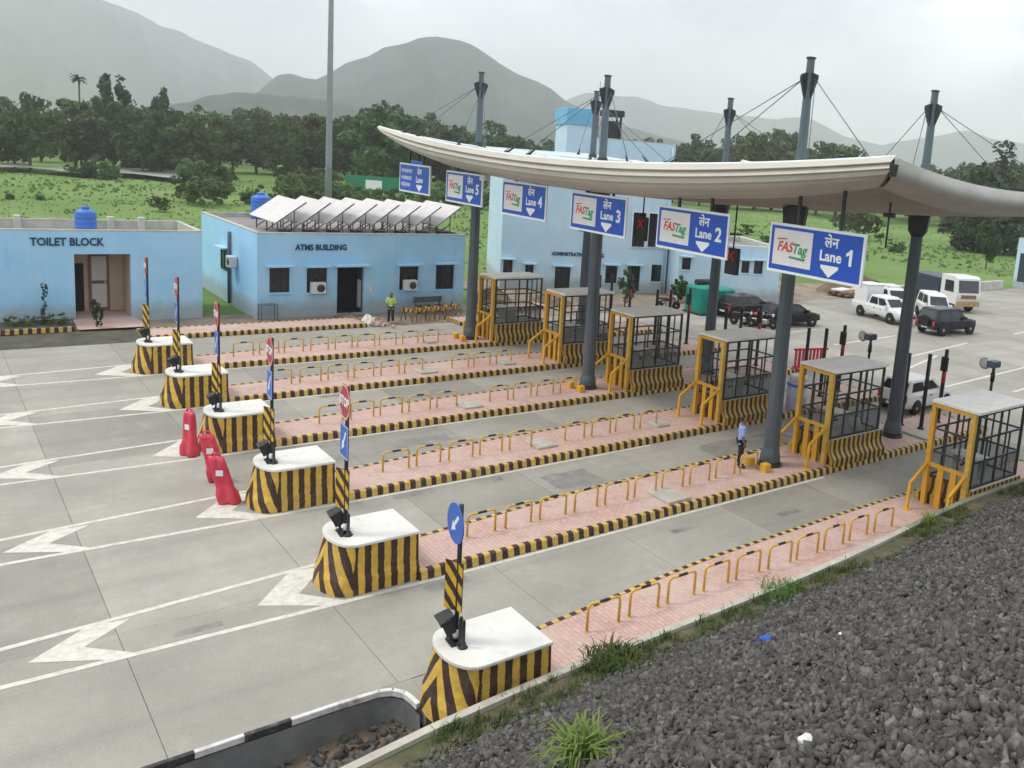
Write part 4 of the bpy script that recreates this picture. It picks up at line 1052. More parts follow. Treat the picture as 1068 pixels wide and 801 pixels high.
# soffit
m = MB(); V = []
for x in xs:
    for y in ysc:
        v = (y - 3.475) / 6.475
        V.append((x - 1.15 * max(0, (x - (CX1 - 4)) / 4), 3.475 + v * (6.475 - 1.15), min(canopy_top(x, y) - canopy_th(x, y) + 0.004, canopy_top(x, y) - 0.03)))
m.mesh(V, [(i * (NYC + 1) + j, i * (NYC + 1) + j + 1, (i + 1) * (NYC + 1) + j + 1, (i + 1) * (NYC + 1) + j) for i in range(NXC) for j in range(NYC)], sm=True)
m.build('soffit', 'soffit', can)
# dark gap plate at the near corner
m = MB(); m.mesh([(CX1 - 0.02, CY0 - 0.16, 10.38), (CX1 + 0.01, CY0 - 0.17, 10.06), (CX1 + 0.03, CY0 - 0.10, 10.06), (CX1 + 0.07, CY0 - 0.08, 10.36), (CX1 - 0.02, CY0 + 0.1, 10.38), (CX1 + 0.01, CY0 + 0.1, 10.06), (CX1 + 0.03, CY0 + 0.1, 10.06), (CX1 + 0.07, CY0 + 0.1, 10.36)],
              [(0, 1, 2, 3), (4, 7, 6, 5), (0, 3, 7, 4), (1, 5, 6, 2), (0, 4, 5, 1), (3, 2, 6, 7)]); m.build('corner_plate', 'pole_dark', can)
m = MB(); m.tube([(CX1 - 1.15 * (t_ / 10) ** 4 + 0.03, fas(CX1, CY0, t_ / 10, 1)[0] - 0.10, fas(CX1, CY0, t_ / 10, 1)[1]) for t_ in range(5, 11)], [0.01, 0.02, 0.025, 0.025, 0.02, 0.01], 6); m.build('joint_seal', 'pole_dark', can)

# ------------------------------------------------------------------ overhead lane signs
SW, SH = 3.55, 1.46
def lane_sign(xc, zc, num, label, kind='lane', y=-2.05):
    o = thing('lane_sign', label, 'sign', (xc, y, zc), 0, 'blue overhead lane signs')
    m = MB(); m.bbox(-SW / 2, SW / 2, 0.0, 0.07, -SH / 2, SH / 2, c=0.01); board = m.build('board', 'sign_white', o)
    m = MB(); m.quad([(-SW / 2 + 0.08, -0.004, -SH / 2 + 0.08), (SW / 2 - 0.08, -0.004, -SH / 2 + 0.08), (SW / 2 - 0.08, -0.004, SH / 2 - 0.08), (-SW / 2 + 0.08, -0.004, SH / 2 - 0.08)]); m.build('blue_face', 'sign_blue', board)
    if kind == 'lane':
        x0, x1 = -SW / 2 + 0.20, -SW / 2 + 1.70
        m = MB(); m.quad([(x0, -0.008, -0.50), (x1, -0.008, -0.50), (x1, -0.008, 0.56), (x0, -0.008, 0.56)]); m.build('logo_panel', 'sign_panel', o)
        t = text_part('logo_lettering', 'FAS', 0.40, 'logo_red', o, (-SW / 2 + 0.66, -0.012, 0.04), bold=0.012, shear=0.25, depth=0.002, width=0.95)
        t = text_part('logo_lettering', 'Tag', 0.40, 'logo_green', o, (-SW / 2 + 1.22, -0.012, 0.02), bold=0.012, shear=0.25, depth=0.002, width=0.95)
        m = MB(); m.quad([(-SW / 2 + 0.85, -0.012, -0.26), (-SW / 2 + 1.45, -0.012, -0.30), (-SW / 2 + 1.50, -0.012, -0.22), (-SW / 2 + 0.85, -0.012, -0.20)]); m.build('logo_underline', 'logo_green', o)
        m = MB(); m.quad([(-SW / 2 + 0.34, -0.012, 0.24), (-SW / 2 + 0.72, -0.012, 0.27), (-SW / 2 + 0.74, -0.012, 0.31), (-SW / 2 + 0.34, -0.012, 0.28)]); m.build('logo_stroke', 'logo_red', o)
    else:
        for r_, z in ((0, 0.34), (1, -0.02), (2, -0.36)):      # three rows of white lettering, too far to read
            x = -SW / 2 + 0.28; rr = random.Random(r_ + 3)
            while x < -SW / 2 + 1.45 - 0.2 * (r_ == 2):
                w = rr.uniform(0.08, 0.17); hgt = rr.uniform(0.16, 0.23); m = MB()
                m.quad([(x, -0.008, z + hgt / 2), (x + w, -0.008, z + hgt / 2), (x + w, -0.008, z + hgt / 2 - 0.035), (x, -0.008, z + hgt / 2 - 0.035)][::-1])
                m.quad([(x + w * 0.5, -0.008, z - hgt / 2), (x + w * 0.75, -0.008, z - hgt / 2), (x + w * 0.75, -0.008, z + hgt / 2 - 0.03), (x + w * 0.5, -0.008, z + hgt / 2 - 0.03)])
                m.quad([(x, -0.008, z - 0.02), (x + w * 0.5, -0.008, z - 0.04), (x + w * 0.5, -0.008, z + 0.01), (x, -0.008, z + 0.03)])
                m.build('lettering', 'sign_white', o); x += w + 0.015
    tx = 0.62
    text_part('lettering', 'लेन', 0.40, 'sign_white', o, (tx, -0.010, 0.36), bold=0.010, depth=0.003)
    text_part('lettering', 'Lane', 0.42, 'sign_white', o, (tx, -0.010, -0.03), bold=0.010, depth=0.003)
    m = MB(); m.quad([(tx - 0.32, -0.010, -0.28), (tx + 0.32, -0.010, -0.28), (tx + 0.32, -0.010, -0.36), (tx, -0.010, -0.62), (tx - 0.32, -0.010, -0.36)][::-1]); m.build('down_arrow', 'sign_white', o)
    if num: text_part('lane_number', num, 0.62, 'sign_white', o, (1.33, -0.010, 0.0), bold=0.018, depth=0.003)
    if num == '1': m = MB(); m.quad([(1.17, -0.0135, 0.05), (1.31, -0.0135, 0.12), (1.31, -0.0135, 0.235), (1.17, -0.0135, 0.14)]); m.build('numeral_flag', 'sign_white', o)
    for dx in (-0.8, 0.8):
        zt = canopy_top(xc + dx, y) - canopy_th(xc + dx, y) + 0.25
        m = MB(); m.box(dx - 0.045, dx + 0.045, 0.075, 0.15, -SH / 2 + 0.1, zt - zc); m.build('hanger', 'pole_dark', o)
zs = [7.74, 7.78, 7.84, 7.90, 8.00, 8.08]
for k, (num, l_) in enumerate((('1', 'nearest and largest blue sign, reading Lane one'), ('2', 'blue sign reading Lane two, second nearest'), ('3', 'blue sign reading Lane three on the middle column'), ('4', 'blue sign reading Lane four before the pale building'), ('5', 'blue sign reading Lane five on the far left column'))):
    lane_sign(2.66 - 5.315 * k, zs[k], num, l_)
lane_sign(2.66 - 5.315 * 5, zs[5], '', 'blue lane sign with three rows of white text, farthest in the row', kind='text')
o = thing('lane_sign', 'narrow blue sign just left of the farthest lane sign', 'sign', (-27.3, -0.4, 8.25))
box_part('board', 'sign_blue', o, -0.75, 0.75, 0, 0.06, -0.65, 0.65, c=0.01)
m = MB(); m.quad([(-0.55, -0.006, 0.1), (-0.15, -0.006, 0.1), (-0.15, -0.006, 0.35), (-0.55, -0.006, 0.35)]); m.quad([(-0.45, -0.006, -0.45), (-0.25, -0.006, -0.45), (-0.25, -0.006, -0.1), (-0.45, -0.006, -0.1)]); m.build('lettering', 'sign_white', o)
m = MB(); m.tube([(0.3, 0.03, 0.6), (0.3, 0.03, 2.0)], 0.04, 6); m.build('hanger', 'pole_dark', o)

# ------------------------------------------------------------------ lane signals with red crosses, lamps and cameras under the canopy
def lane_signal(x, y, z, label):
    o = thing('lane_signal', label, 'signal', (x, y, z), 0, 'red cross lane signals')
    box_part('housing', 'pole_dark', o, -0.30, 0.30, 0, 0.18, -0.55, 0.42, c=0.01)
    m = MB()
    for s in (1, -1): m.bar((-0.16 * s, -0.012, -0.02), (0.16 * s, -0.012, 0.32), 0.05, 0.012)
    m.build('red_cross', 'red_led', o)
    m = MB(); m.box(-0.34, 0.34, -0.16, 0.0, 0.41, 0.44); m.build('hood', 'pole_dark', o)
    zt = canopy_top(x, y) - 1.05; m = MB(); m.tube([(0, 0.09, 0.43), (0, 0.09, max(zt - z, 0.8))], 0.03, 6); m.build('hanger', 'pole_dark', o)
    return o
lane_signal(-13.50, 1.2, 7.14, 'red cross lane signal left of the lane three sign')
lane_signal(-9.37, 1.2, 7.24, 'red cross lane signal right of the lane three sign')
lane_signal(-3.95, 1.2, 6.63, 'red cross lane signal between the two nearest lane signs')
o = thing('dome_camera', 'small camera on a thin rod beside the lane 1 sign', 'camera', (3.9, -0.4, 8.95))
m = MB(); m.tube([(0, 0, -0.9), (0, 0, 0.4)], 0.03, 6); m.build('rod', 'pole_dark', o)
m = MB(); m.bbox(-0.16, 0.16, -0.1, 0.1, -0.02, 0.10, c=0.02); m.build('housing', 'pole_dark', o)
o = thing('flood_lamp', 'small white flood lamp under the canopy between lane signs 4 and 5', 'lamp', (-16.9, -1.9, 8.62))
m = MB(); m.bbox(-0.22, 0.22, -0.16, 0.16, -0.15, 0.12, c=0.03); m.build('housing', 'ac_white', o); m = MB(); m.tube([(0, 0, 0.1), (0, 0, 0.5)], 0.03, 6); m.build('stem', 'pole_dark', o)

# ------------------------------------------------------------------ posts behind the booths
def lane_post(x, y, h, label, red=False, box=False, r_=0.08):
    o = thing('lane_post', label, 'post', (x, y, KZ - 0.015), 0, 'black posts behind the booths')
    m = MB(); m.tube([(0, 0, 0.02), (0, 0, h)], r_, 10); m.build('pole', 'black_paint', o)
    m = MB(); m.lathe([(0.15, 0), (0.15, 0.03), (r_ + 0.01, 0.05), (r_ + 0.01, 0.16)], 10); m.build('base_plate', 'black_paint', o)
    if red:
        m = MB(); m.tube([(0, 0, h * 0.55), (0, 0, h * 0.75)], r_ + 0.006, 10); m.build('red_band', 'sign_red', o)
    if box:
        m = MB(); m.bbox(-0.14, 0.14, -0.14, 0.02, h - 0.9, h - 0.3, c=0.02); m.build('signal_head', 'black_paint', o)
for key, xc in ISL.items():
    if key == 'A': continue
    for dx, y, h, red, bx, lb in ((-0.75, 8.6, 3.0, False, False, 'plain'), (0.0, 8.9, 3.1, False, False, 'slim'), (-0.25, 10.5, 3.1, True, True, 'signal headed')):
        lane_post(xc + dx, y, h, '%s black post behind the %s' % (lb, {'B': 'booth between the nearest columns', 'C': 'booth at the end of the lane 2 island', 'D': 'booth right of the middle column', 'E': 'booth hidden by the middle column', 'F': 'farthest booth'}[key]), red, bx)
def lane_camera(x, y, h, label):
    o = thing('lane_camera', label, 'camera', (x, y, KZ - 0.015), 0, 'cameras on short poles')
    m = MB(); m.tube([(0, 0, 0), (0, 0, h)], 0.05, 8); m.build('pole', 'black_paint', o)
    m = MB(); m.bbox(-0.14, 0.14, -0.30, 0.20, h, h + 0.22, c=0.03); m.build('housing', 'pole_grey', o)
    m = MB(); m.lathe([(0.20, 0), (0.20, 0.05), (0.13, 0.06)], 14); r_ = m.build('ring_light', 'aluminium', o, loc=(-0.22, -0.20, h + 0.1)); r_.rotation_euler = (R(90), 0, 0)
    m = MB(); m.tube([(0, 0, h - 0.5), (0, 0, h - 0.2)], 0.075, 8); m.build('clamp', 'black_paint', o)
lane_camera(-0.75, 5.9, 3.75, 'camera with ring light behind the booth between the columns')
lane_camera(4.35, 5.9, 3.85, 'camera with ring light behind the nearest booth')

# ================================================================== BUILDINGS
def facade_x(parent, X, y0, y1, z0, z1, holes, mat, name='wall', depth=0.22):
    """wall facing +X with real openings and reveals"""
    ys = sorted({y0, y1, *[h[0] for h in holes], *[h[1] for h in holes]}); zs = sorted({z0, z1, *[h[2] for h in holes], *[h[3] for h in holes]})
    m = MB()
    for a, b in zip(ys[:-1], ys[1:]):
        for c, d in zip(zs[:-1], zs[1:]):
            if any(a >= h[0] - 1e-6 and b <= h[1] + 1e-6 and c >= h[2] - 1e-6 and d <= h[3] + 1e-6 for h in holes): continue
            m.quad([(X, a, c), (X, b, c), (X, b, d), (X, a, d)])
    for h in holes:
        a, b, c, d = h[:4]; q = X - depth
        m.quad([(X, a, c), (X, a, d), (q, a, d), (q, a, c)]); m.quad([(X, b, c), (q, b, c), (q, b, d), (X, b, d)])
        m.quad([(X, a, d), (X, b, d), (q, b, d), (q, a, d)]); m.quad([(X, a, c), (q, a, c), (q, b, c), (X, b, c)])
    return m.build(name, mat, parent)
def window_x(parent, X, a, b, c, d, hood=True, bars=2, ac=False, wall='wall_blue'):
    m = MB(); m.quad([(X - 0.17, a, c), (X - 0.17, b, c), (X - 0.17, b, d), (X - 0.17, a, d)]); w = m.build('window', 'window_dark', parent)
    m = MB(); t = 0.05
    for y in (a, b - t): m.box(X - 0.16, X - 0.10, y, y + t, c, d)
    for z in (c, d - t): m.box(X - 0.159, X - 0.101, a + t, b - t, z, z + t)
    for k in range(1, bars + 1): y = a + (b - a) * k / (bars + 1); m.box(X - 0.158, X - 0.115, y - 0.02, y + 0.02, c + t, d - t)
    m.build('frame', 'frame_navy', w)
    if hood:
        m = MB(); m.bbox(X - 0.02, X + 0.38, a - 0.18, b + 0.18, d + 0.06, d + 0.16, c=0.01); m.build('hood', wall, parent)
    m = MB(); m.bbox(X - 0.1, X + 0.07, a - 0.06, b + 0.06, c - 0.09, c - 0.015, c=0.008); m.build('sill', wall, parent)
def flat_roof_block(o, X0, X1, Y0, Y1, H, wall, cap='parapet_cap', par=0.45, base=-0.1, skip_front=False):
    """three plain walls, roof slab below the parapet and capping strips; the front is built by facade_x"""
    m = MB(); m.quad([(X0, Y0, base), (X1, Y0, base), (X1, Y0, H), (X0, Y0, H)]); m.build('wall', wall, o)
    m = MB(); m.quad([(X1, Y1, base), (X0, Y1, base), (X0, Y1, H), (X1, Y1, H)]); m.build('wall', wall, o)
    m = MB(); m.quad([(X0, Y1, base), (X0, Y0, base), (X0, Y0, H), (X0, Y1, H)]); m.build('wall', wall, o)
    t = 0.16
    m = MB(); m.quad([(X0 + t, Y0 + t, H - par), (X1 - t, Y0 + t, H - par), (X1 - t, Y1 - t, H - par), (X0 + t, Y1 - t, H - par)]); m.build('roof', 'roof_grey', o)
    for x0, x1, y0, y1 in ((X1 - t, X1, Y0, Y1), (X0, X0 + t, Y0, Y1), (X0 + t, X1 - t, Y0, Y0 + t), (X0 + t, X1 - t, Y1 - t, Y1)):
        m = MB(); e = 0.012
        m.quad([(x0 - e, y0 - e, H + 0.03), (x1 + e, y0 - e, H + 0.03), (x1 + e, y1 + e, H + 0.03), (x0 - e, y1 + e, H + 0.03)])
        for p, q in (((x0 - e, y0 - e), (x1 + e, y0 - e)), ((x1 + e, y0 - e), (x1 + e, y1 + e)), ((x1 + e, y1 + e), (x0 - e, y1 + e)), ((x0 - e, y1 + e), (x0 - e, y0 - e))):
            m.quad([(*p, H - 0.05), (*q, H - 0.05), (*q, H + 0.03), (*p, H + 0.03)])
        m.build('parapet_cap', cap, o)
    # inner faces of the parapet
    m = MB(); z0, z1 = H - par, H - 0.05
    a, b, c, d = X0 + t, X1 - t, Y0 + t, Y1 - t
    m.quad([(a, c, z0), (a, d, z0), (a, d, z1), (a, c, z1)]); m.quad([(b, d, z0), (b, c, z0), (b, c, z1), (b, d, z1)]); m.quad([(b, c, z0), (a, c, z0), (a, c, z1), (b, c, z1)]); m.quad([(a, d, z0), (b, d, z0), (b, d, z1), (a, d, z1)])
    m.build('parapet_inside', 'parapet_cap', o)
def lettering_x(parent, body, size, y, z, X, width=1.0, bold=0.013, mat='letter_navy', name='lettering'):
    o = link(name, text_data(body, size, mat, bold=bold, depth=0.02, width=width), parent, (X + 0.022, y, z)); o.rotation_euler = (R(90), 0, R(90)); return o
def water_tank(loc, label, r=0.46, h=1.25):
    o = thing('water_tank', label, 'water tank', loc, 0, 'blue rooftop water tanks')
    pr = [(r * 0.96, 0)]
    for k in range(5):
        z = h * (k + 0.1) / 5.2; pr += [(r, z), (r, z + h * 0.12), (r * 0.96, z + h * 0.15)]
    pr += [(r, h * 0.98), (r * 0.8, h * 1.08), (r * 0.35, h * 1.15)]
    m = MB(); m.lathe(pr, 20); m.build('body', 'tank_blue', o)
    m = MB(); m.lathe([(r * 0.36, h * 1.14), (r * 0.36, h * 1.24), (r * 0.2, h * 1.27)], 14); m.build('lid', 'tank_blue', o)
    m = MB(); m.tube([(r, 0, 0.1), (r + 0.12, 0, 0.1), (r + 0.12, 0, -0.25)], 0.025, 6); m.build('outlet_pipe', 'ac_white', o)

# --- toilet block
o = thing('toilet_block', 'long low blue building lettered TOILET BLOCK at the left edge', 'building', (0, 0, 0)); TX = -31.2
flat_roof_block(o, -36.2, TX, -32, -10.15, 4.50, 'wall_blue')
facade_x(o, TX, -32, -10.15, -0.1, 4.50, [(-15.68, -13.36, 0.16, 3.34)], 'wall_blue', depth=0.2)
m = MB()   # recessed porch
q = TX - 0.2; p = TX - 2.2
m.quad([(q, -15.68, 0.16), (p, -15.68, 0.16), (p, -15.68, 3.34), (q, -15.68, 3.34)]); m.build('porch_side', 'wall_brown', o)
m = MB(); m.quad([(p, -15.68, 0.16), (p, -13.36, 0.16), (p, -13.36, 3.34), (p, -15.68, 3.34)]); m.build('porch_back', 'wall_cream', o)
m = MB(); m.quad([(p, -13.36, 0.16), (q, -13.36, 0.16), (q, -13.36, 3.34), (p, -13.36, 3.34)]); m.build('porch_side', 'wall_cream', o)
m = MB(); m.quad([(q, -15.68, 3.34), (q, -13.36, 3.34), (p, -13.36, 3.34), (p, -15.68, 3.34)][::-1]); m.build('porch_ceiling', 'wall_cream', o)
m = MB(); m.quad([(q, -15.68, 0.16), (q, -13.36, 0.16), (p, -13.36, 0.16), (p, -15.68, 0.16)]); m.build('porch_floor', 'pink_paver', o)
m = MB(); m.box(p + 0.004, p + 0.05, -15.62, -15.05, 0.17, 2.6); m.build('passage_shade_slab', 'interior_shade_tone', o)  # thin slab on the back wall, an opening's shade painted near-black
m = MB(); m.box(p + 0.003, p + 0.07, -14.85, -13.95, 0.17, 3.1); d = m.build('door', 'wall_brown', o)
for z0, z1 in ((0.35, 1.55), (1.72, 2.95)):
    m = MB(); m.box(p + 0.07, p + 0.085, -14.72, -14.08, z0, z1); m.build('door_panel', 'ac_white', d)
m = MB(); m.bbox(p + 0.085, p + 0.15, -14.18, -14.12, 1.55, 1.72, c=0.01); m.build('handle', 'aluminium', d)
lettering_x(o, 'TOILET BLOCK', 0.52, -15.92, 3.92, TX, width=0.82)
for y in (-17.6, -13.6, -12.2): m = MB(); m.bbox(-36.08, -35.7, y, y + 0.3, 4.05, 4.72, c=0.02); m.build('parapet_pier', 'parapet_cap', o)
water_tank((-31.9, -15.08, 4.02), 'blue water tank on the roof of the toilet block')
# planted bed and entrance path
sheet('entrance_path', 'pink_paver', [(-28.75, -15.9), (-28.75, -13.0), (-31.4, -13.2), (-31.4, -15.8)], 0.155)
bed = thing('planting_bed', 'soil bed with a striped kerb below the toilet block wall', 'planting bed', (0, 0, 0))
m = MB(); V = [(-31.19 + 2.2 * i / 8, -32 + 16.0 * j / 60, 0.16 + 0.12 * fbm(i * 0.6, j * 0.5, 3, 8)) for i in range(9) for j in range(61)]
m.mesh(V, [(i * 61 + j, (i + 1) * 61 + j, (i + 1) * 61 + j + 1, i * 61 + j + 1) for i in range(8) for j in range(60)], sm=True); m.build('soil', 'wet_soil', bed)
m = MB(); ys = [-32 + 16.05 * i / 20 for i in range(21)]
m.loft([[(-28.95 + dx, y, z) for dx, z in ((0.06, 0.05), (0.05, 0.27), (-0.10, 0.27), (-0.12, 0.1))] for y in ys], 0, True, True, closed=False, uvs=lambda a, k: (ys[a], k * 0.1)); m.build('kerb', 'hazard_kerb', bed)

# --- ATMS building
o = thing('atms_building', 'single storey blue building lettered ATMS BUILDING under tilted solar panels', 'building'); AX = -30.0
flat_roof_block(o, -41.5, AX, -7.82, 4.15, 4.58, 'wall_blue', par=0.25)
holes = [(-7.2, -6.16, 1.37, 2.72), (-5.27, -4.17, 1.30, 2.68), (-3.61, -2.1, 0.05, 2.69), (0.01, 1.18, 1.29, 2.69), (2.29, 3.48, 1.25, 2.75)]
facade_x(o, AX, -7.82, 4.15, -0.1, 4.58, holes, 'wall_blue')
for h in holes[:2] + holes[3:]: window_x(o, AX, *h)
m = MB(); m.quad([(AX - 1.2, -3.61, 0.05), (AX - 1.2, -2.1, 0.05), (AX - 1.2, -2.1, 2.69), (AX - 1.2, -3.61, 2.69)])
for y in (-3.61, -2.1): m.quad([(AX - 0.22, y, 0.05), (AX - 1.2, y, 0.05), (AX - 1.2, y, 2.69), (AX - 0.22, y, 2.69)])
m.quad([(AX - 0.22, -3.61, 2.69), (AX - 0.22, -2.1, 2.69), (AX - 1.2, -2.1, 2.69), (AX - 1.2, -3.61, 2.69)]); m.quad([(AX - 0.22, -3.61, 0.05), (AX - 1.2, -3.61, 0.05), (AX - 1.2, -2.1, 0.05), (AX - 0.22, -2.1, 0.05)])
m.build('doorway', 'interior_shade_tone', o)  # recess lined in near-black, its indoor shade painted in
m = MB(); m.box(AX - 0.8, AX - 0.2, -2.17, -2.12, 0.06, 2.6); d = m.build('door', 'frame_navy', o)
m = MB(); m.box(AX - 0.75, AX - 0.25, -2.19, -2.171, 0.3, 1.9); m.build('door_panel', 'ac_white', d)
m = MB(); m.bbox(AX - 0.02, AX + 0.5, -3.85, -1.85, 2.76, 2.88, c=0.01); m.build('hood', 'wall_blue', o)
lettering_x(o, 'ATMS BUILDING', 0.44, -4.5, 3.80, AX, width=0.86)
m = MB(); m.quad([(-36.9, -7.84, 1.75), (-35.6, -7.84, 1.75), (-35.6, -7.84, 2.95), (-36.9, -7.84, 2.95)]); w = m.build('window', 'window_dark', o)
m = MB(); [m.box(x, x + 0.06, -7.88, -7.85, 1.75, 2.95) for x in (-36.9, -36.25, -35.66)]; [m.box(-36.84, -35.66, -7.878, -7.852, z, z + 0.06) for z in (1.75, 2.89)]; m.build('frame', 'frame_navy', w)
m = MB(); m.bbox(-37.1, -35.4, -8.2, -7.8, 3.02, 3.1, c=0.01); m.build('hood', 'wall_blue', o)
m = MB(); m.tube([(-34.9, -7.93, 0.0), (-34.9, -7.93, 4.1)], 0.09, 8); m.build('downpipe', 'pole_grey', o)
m = MB(); m.box(AX + 0.002, AX + 0.05, -1.85, -1.6, 1.2, 1.6); m.build('switch_box', 'ac_white', o)
def ac_unit(loc, rz, label):
    u = thing('air_conditioner', label, 'air conditioner', loc, rz, 'white air conditioner units')
    m = MB(); m.bbox(0, 0.42, -0.38, 0.38, -0.30, 0.30, c=0.03); m.build('case', 'ac_white', u)
    m = MB(); m.lathe([(0.22, 0), (0.22, 0.012), (0.05, 0.02)], 18); g = m.build('fan_grille', 'frame_black', u, loc=(0.421, 0.08, 0)); g.rotation_euler = (0, R(90), 0)
    m = MB(); [m.bar((0.0, y, -0.32), (0.40, y, -0.32), 0.035) for y in (-0.28, 0.28)]; m.build('bracket', 'frame_black', u)
ac_unit((AX + 0.02, -4.73, 1.62), 0, 'white air conditioner below the window left of the ATMS door')
ac_unit((AX + 0.02, 0.58, 1.62), 0, 'white air conditioner below the window behind the worker')
ac_unit((-33.9, -7.85, 2.55), R(-90), 'white air conditioner on the left side wall of the ATMS building')
water_tank((-40.6, -4.6, 4.35), 'blue water tank behind the leftmost solar panel', 0.6, 1.3)
# tilted solar panels in a row along the roof edge
for k in range(8):
    y = -6.60 + 1.32 * k + 0.675
    o = thing('solar_panel', ['leftmost solar panel of the row on the ATMS roof', 'second solar panel from the left on the ATMS roof', 'third solar panel from the left on the ATMS roof', 'fourth solar panel from the left on the ATMS roof', 'fifth solar panel from the left on the ATMS roof', 'third solar panel from the right on the ATMS roof', 'second solar panel from the right on the ATMS roof', 'rightmost solar panel of the row on the ATMS roof'][k], 'solar panel', (-33.0, y, 4.34), 0, 'tilted solar panels on the ATMS roof')
    w, l, tilt = 4.8, 1.95, R(37 + rnd.uniform(-1, 1))
    M_ = Matrix.Translation((0, 0, 1.28)) @ Matrix.Rotation(tilt, 4, 'X')
    m = MB(); m.box(-w / 2, w / 2, -l / 2, l / 2, -0.02, 0.02, M=M_); pn = m.build('module', 'solar_sky_sheen', o)
    for i in range(4):
        m = MB(); x = -w / 2 + w * i / 4
        m.box(x + 0.02, x + w / 4 - 0.02, -l / 2 + 0.03, l / 2 - 0.03, 0.021, 0.026, M=M_); m.build('cell_sheet', 'solar_sky_sheen', pn)
    for x in (-w / 2, w / 2 - 0.04): m = MB(); m.box(x, x + 0.04, -l / 2 - 0.01, l / 2 + 0.01, -0.05, 0.03, M=M_); m.build('frame', 'aluminium', o)
    for x in (-1.9, 0, 1.9):
        zt = 1.20 + 0.40 * math.sin(tilt); m = MB(); m.bar((x, 0.32, 0), (x, 0.32, zt + 0.05), 0.045); m.bar((x, -0.55, 0), (x, -0.55, 0.78), 0.06); m.bar((x, -0.55, 0.1), (x, 0.32, 0.75), 0.05); m.build('stand', 'pole_grey', o)
    m = MB(); m.bbox(1.75, 2.2, -0.5, 0.1, -0.02, 0.35, c=0.03); m.build('ballast_block', 'frame_black', o)

# --- administrative building (turned a little towards the plaza)
o = thing('administrative_building', 'tall pale blue building lettered ADMINISTRATIVE BUILDING behind the booths', 'building', (-37.0, 10.7, 0), R(-23.1)); DX = 0.0
flat_roof_block(o, -9.5, DX, -0.02, 6.6, 8.9, 'wall_pale_blue')
hol1 = [(0.18, 0.86, 0.80, 2.04), (1.78, 2.39, 0.79, 1.76), (3.98, 5.13, 0.05, 1.70)]
facade_x(o, DX, -0.02, 6.6, -0.1, 8.9, hol1, 'wall_pale_blue')
for h in hol1: window_x(o, DX, *h, bars=1, wall='wall_pale_blue')
flat_roof_block(o, -9.5, DX - 0.02, 6.6, 12.55, 11.3, 'wall_pale_blue')
hol2 = [(7.80, 8.71, 0.60, 1.94), (9.51, 10.50, 0.05, 2.0), (11.39, 12.18, 0.86, 2.17), (9.66, 10.66, 3.46, 6.05), (10.90, 12.04, 3.50, 6.05)]
facade_x(o, DX - 0.02, 6.6, 12.55, -0.1, 11.3, hol2, 'wall_pale_blue')
for h in hol2: window_x(o, DX - 0.02, *h, bars=1, hood=h[2] < 1 and h[3] < 2.1, wall='wall_pale_blue')
for h in hol2[3:5]:
    m = MB(); a, b, c, d = h[:4]; X_ = DX
    for y0, y1, z0, z1 in ((a - 0.1, a, c - .1, d + .1), (b, b + 0.1, c - .1, d + .1), (a, b, d, d + 0.1), (a, b, c - 0.1, c)): m.box(X_ - 0.01, X_ + 0.05, y0, y1, z0, z1)
    m.build('window_surround', 'white_paint', o)
lettering_x(o, 'ADMINISTRATIVE BUILDING', 0.38, 5.63, 2.66, DX, width=0.82)
m = MB(); m.box(-5.5, DX - 0.7, 4.4, 6.5, 8.5, 12.1); tw = m.build('stair_tower', 'wall_pale_blue', o)
m = MB(); m.bbox(-5.6, DX - 0.6, 4.3, 6.55, 12.1, 13.3, c=0.03); m.build('tower_head', 'tower_blue', tw)
m = MB()
for x in (-2.2, -0.9):
    for y in (7.3, 8.4): m.bar((x, y, 10.9), (x, y, 13.0), 0.14)
m.box(-2.2, -0.95, 7.35, 8.35, 11.0, 12.6); m.build('tank_stand', 'pole_dark', o)
m = MB(); m.bbox(-2.5, -0.6, 7.1, 8.6, 12.95, 13.4, c=0.05); m.build('tank_platform', 'pole_dark', o)
m = MB(); m.tube([(-1.5, 6.8, 11.0), (-1.5, 6.8, 15.4)], [0.06, 0.03], 6); m.build('antenna', 'mast_grey', o)
m = MB(); m.tube([(DX + 0.06, 12.3, 0), (DX + 0.06, 12.3, 11.0)], 0.06, 6); m.build('downpipe', 'wall_pale_blue', o)
# low annex against its right end
o = thing('annex_building', 'low pale blue annex with small windows behind the green generator', 'building', (-37.0, 10.7, 0), R(-23.1)); EX = 2.5
flat_roof_block(o, -6.0, EX, 12.7, 20.9, 4.2, 'wall_pale_blue', cap='white_paint')
hol = [(12.95, 13.64, 2.2, 3.1), (17.71, 18.36, 2.14, 3.07), (18.73, 19.47, 2.11, 3.11)]
facade_x(o, EX, 12.7, 20.9, -0.1, 4.2, hol, 'wall_pale_blue')
for h in hol: window_x(o, EX, *h, bars=1, wall='wall_pale_blue')
# building at the right edge
o = thing('roadside_building', 'white and blue building corner at the far right edge', 'building'); GX = -24.6
flat_roof_block(o, -27.2, GX, 66.2, 72, 5.15, 'wall_pale_blue')
facade_x(o, GX, 66.2, 72, -0.1, 5.15, [(66.9, 69, 0.3, 3.2)], 'white_paint'); window_x(o, GX, 66.9, 69, 0.3, 3.2, hood=False)
m = MB(); m.quad([(-26.8, 66.19, 0.6), (-25.0, 66.19, 0.6), (-25.0, 66.19, 3.6), (-26.8, 66.19, 3.6)]); m.build('side_band', 'frame_navy', o)

# --- low roadside wall beyond the vehicles
o = thing('boundary_wall', 'low grey wall between the far road and the field', 'wall', (-26.4, 0, 0))
for k in range(10):
    box_part('wall_block', 'parapet_cap', o, -0.2, 0.2, 41.5 + 2.1 * k + 0.01, 43.6 + 2.1 * k - 0.01, -0.1, 0.85, c=0.03)

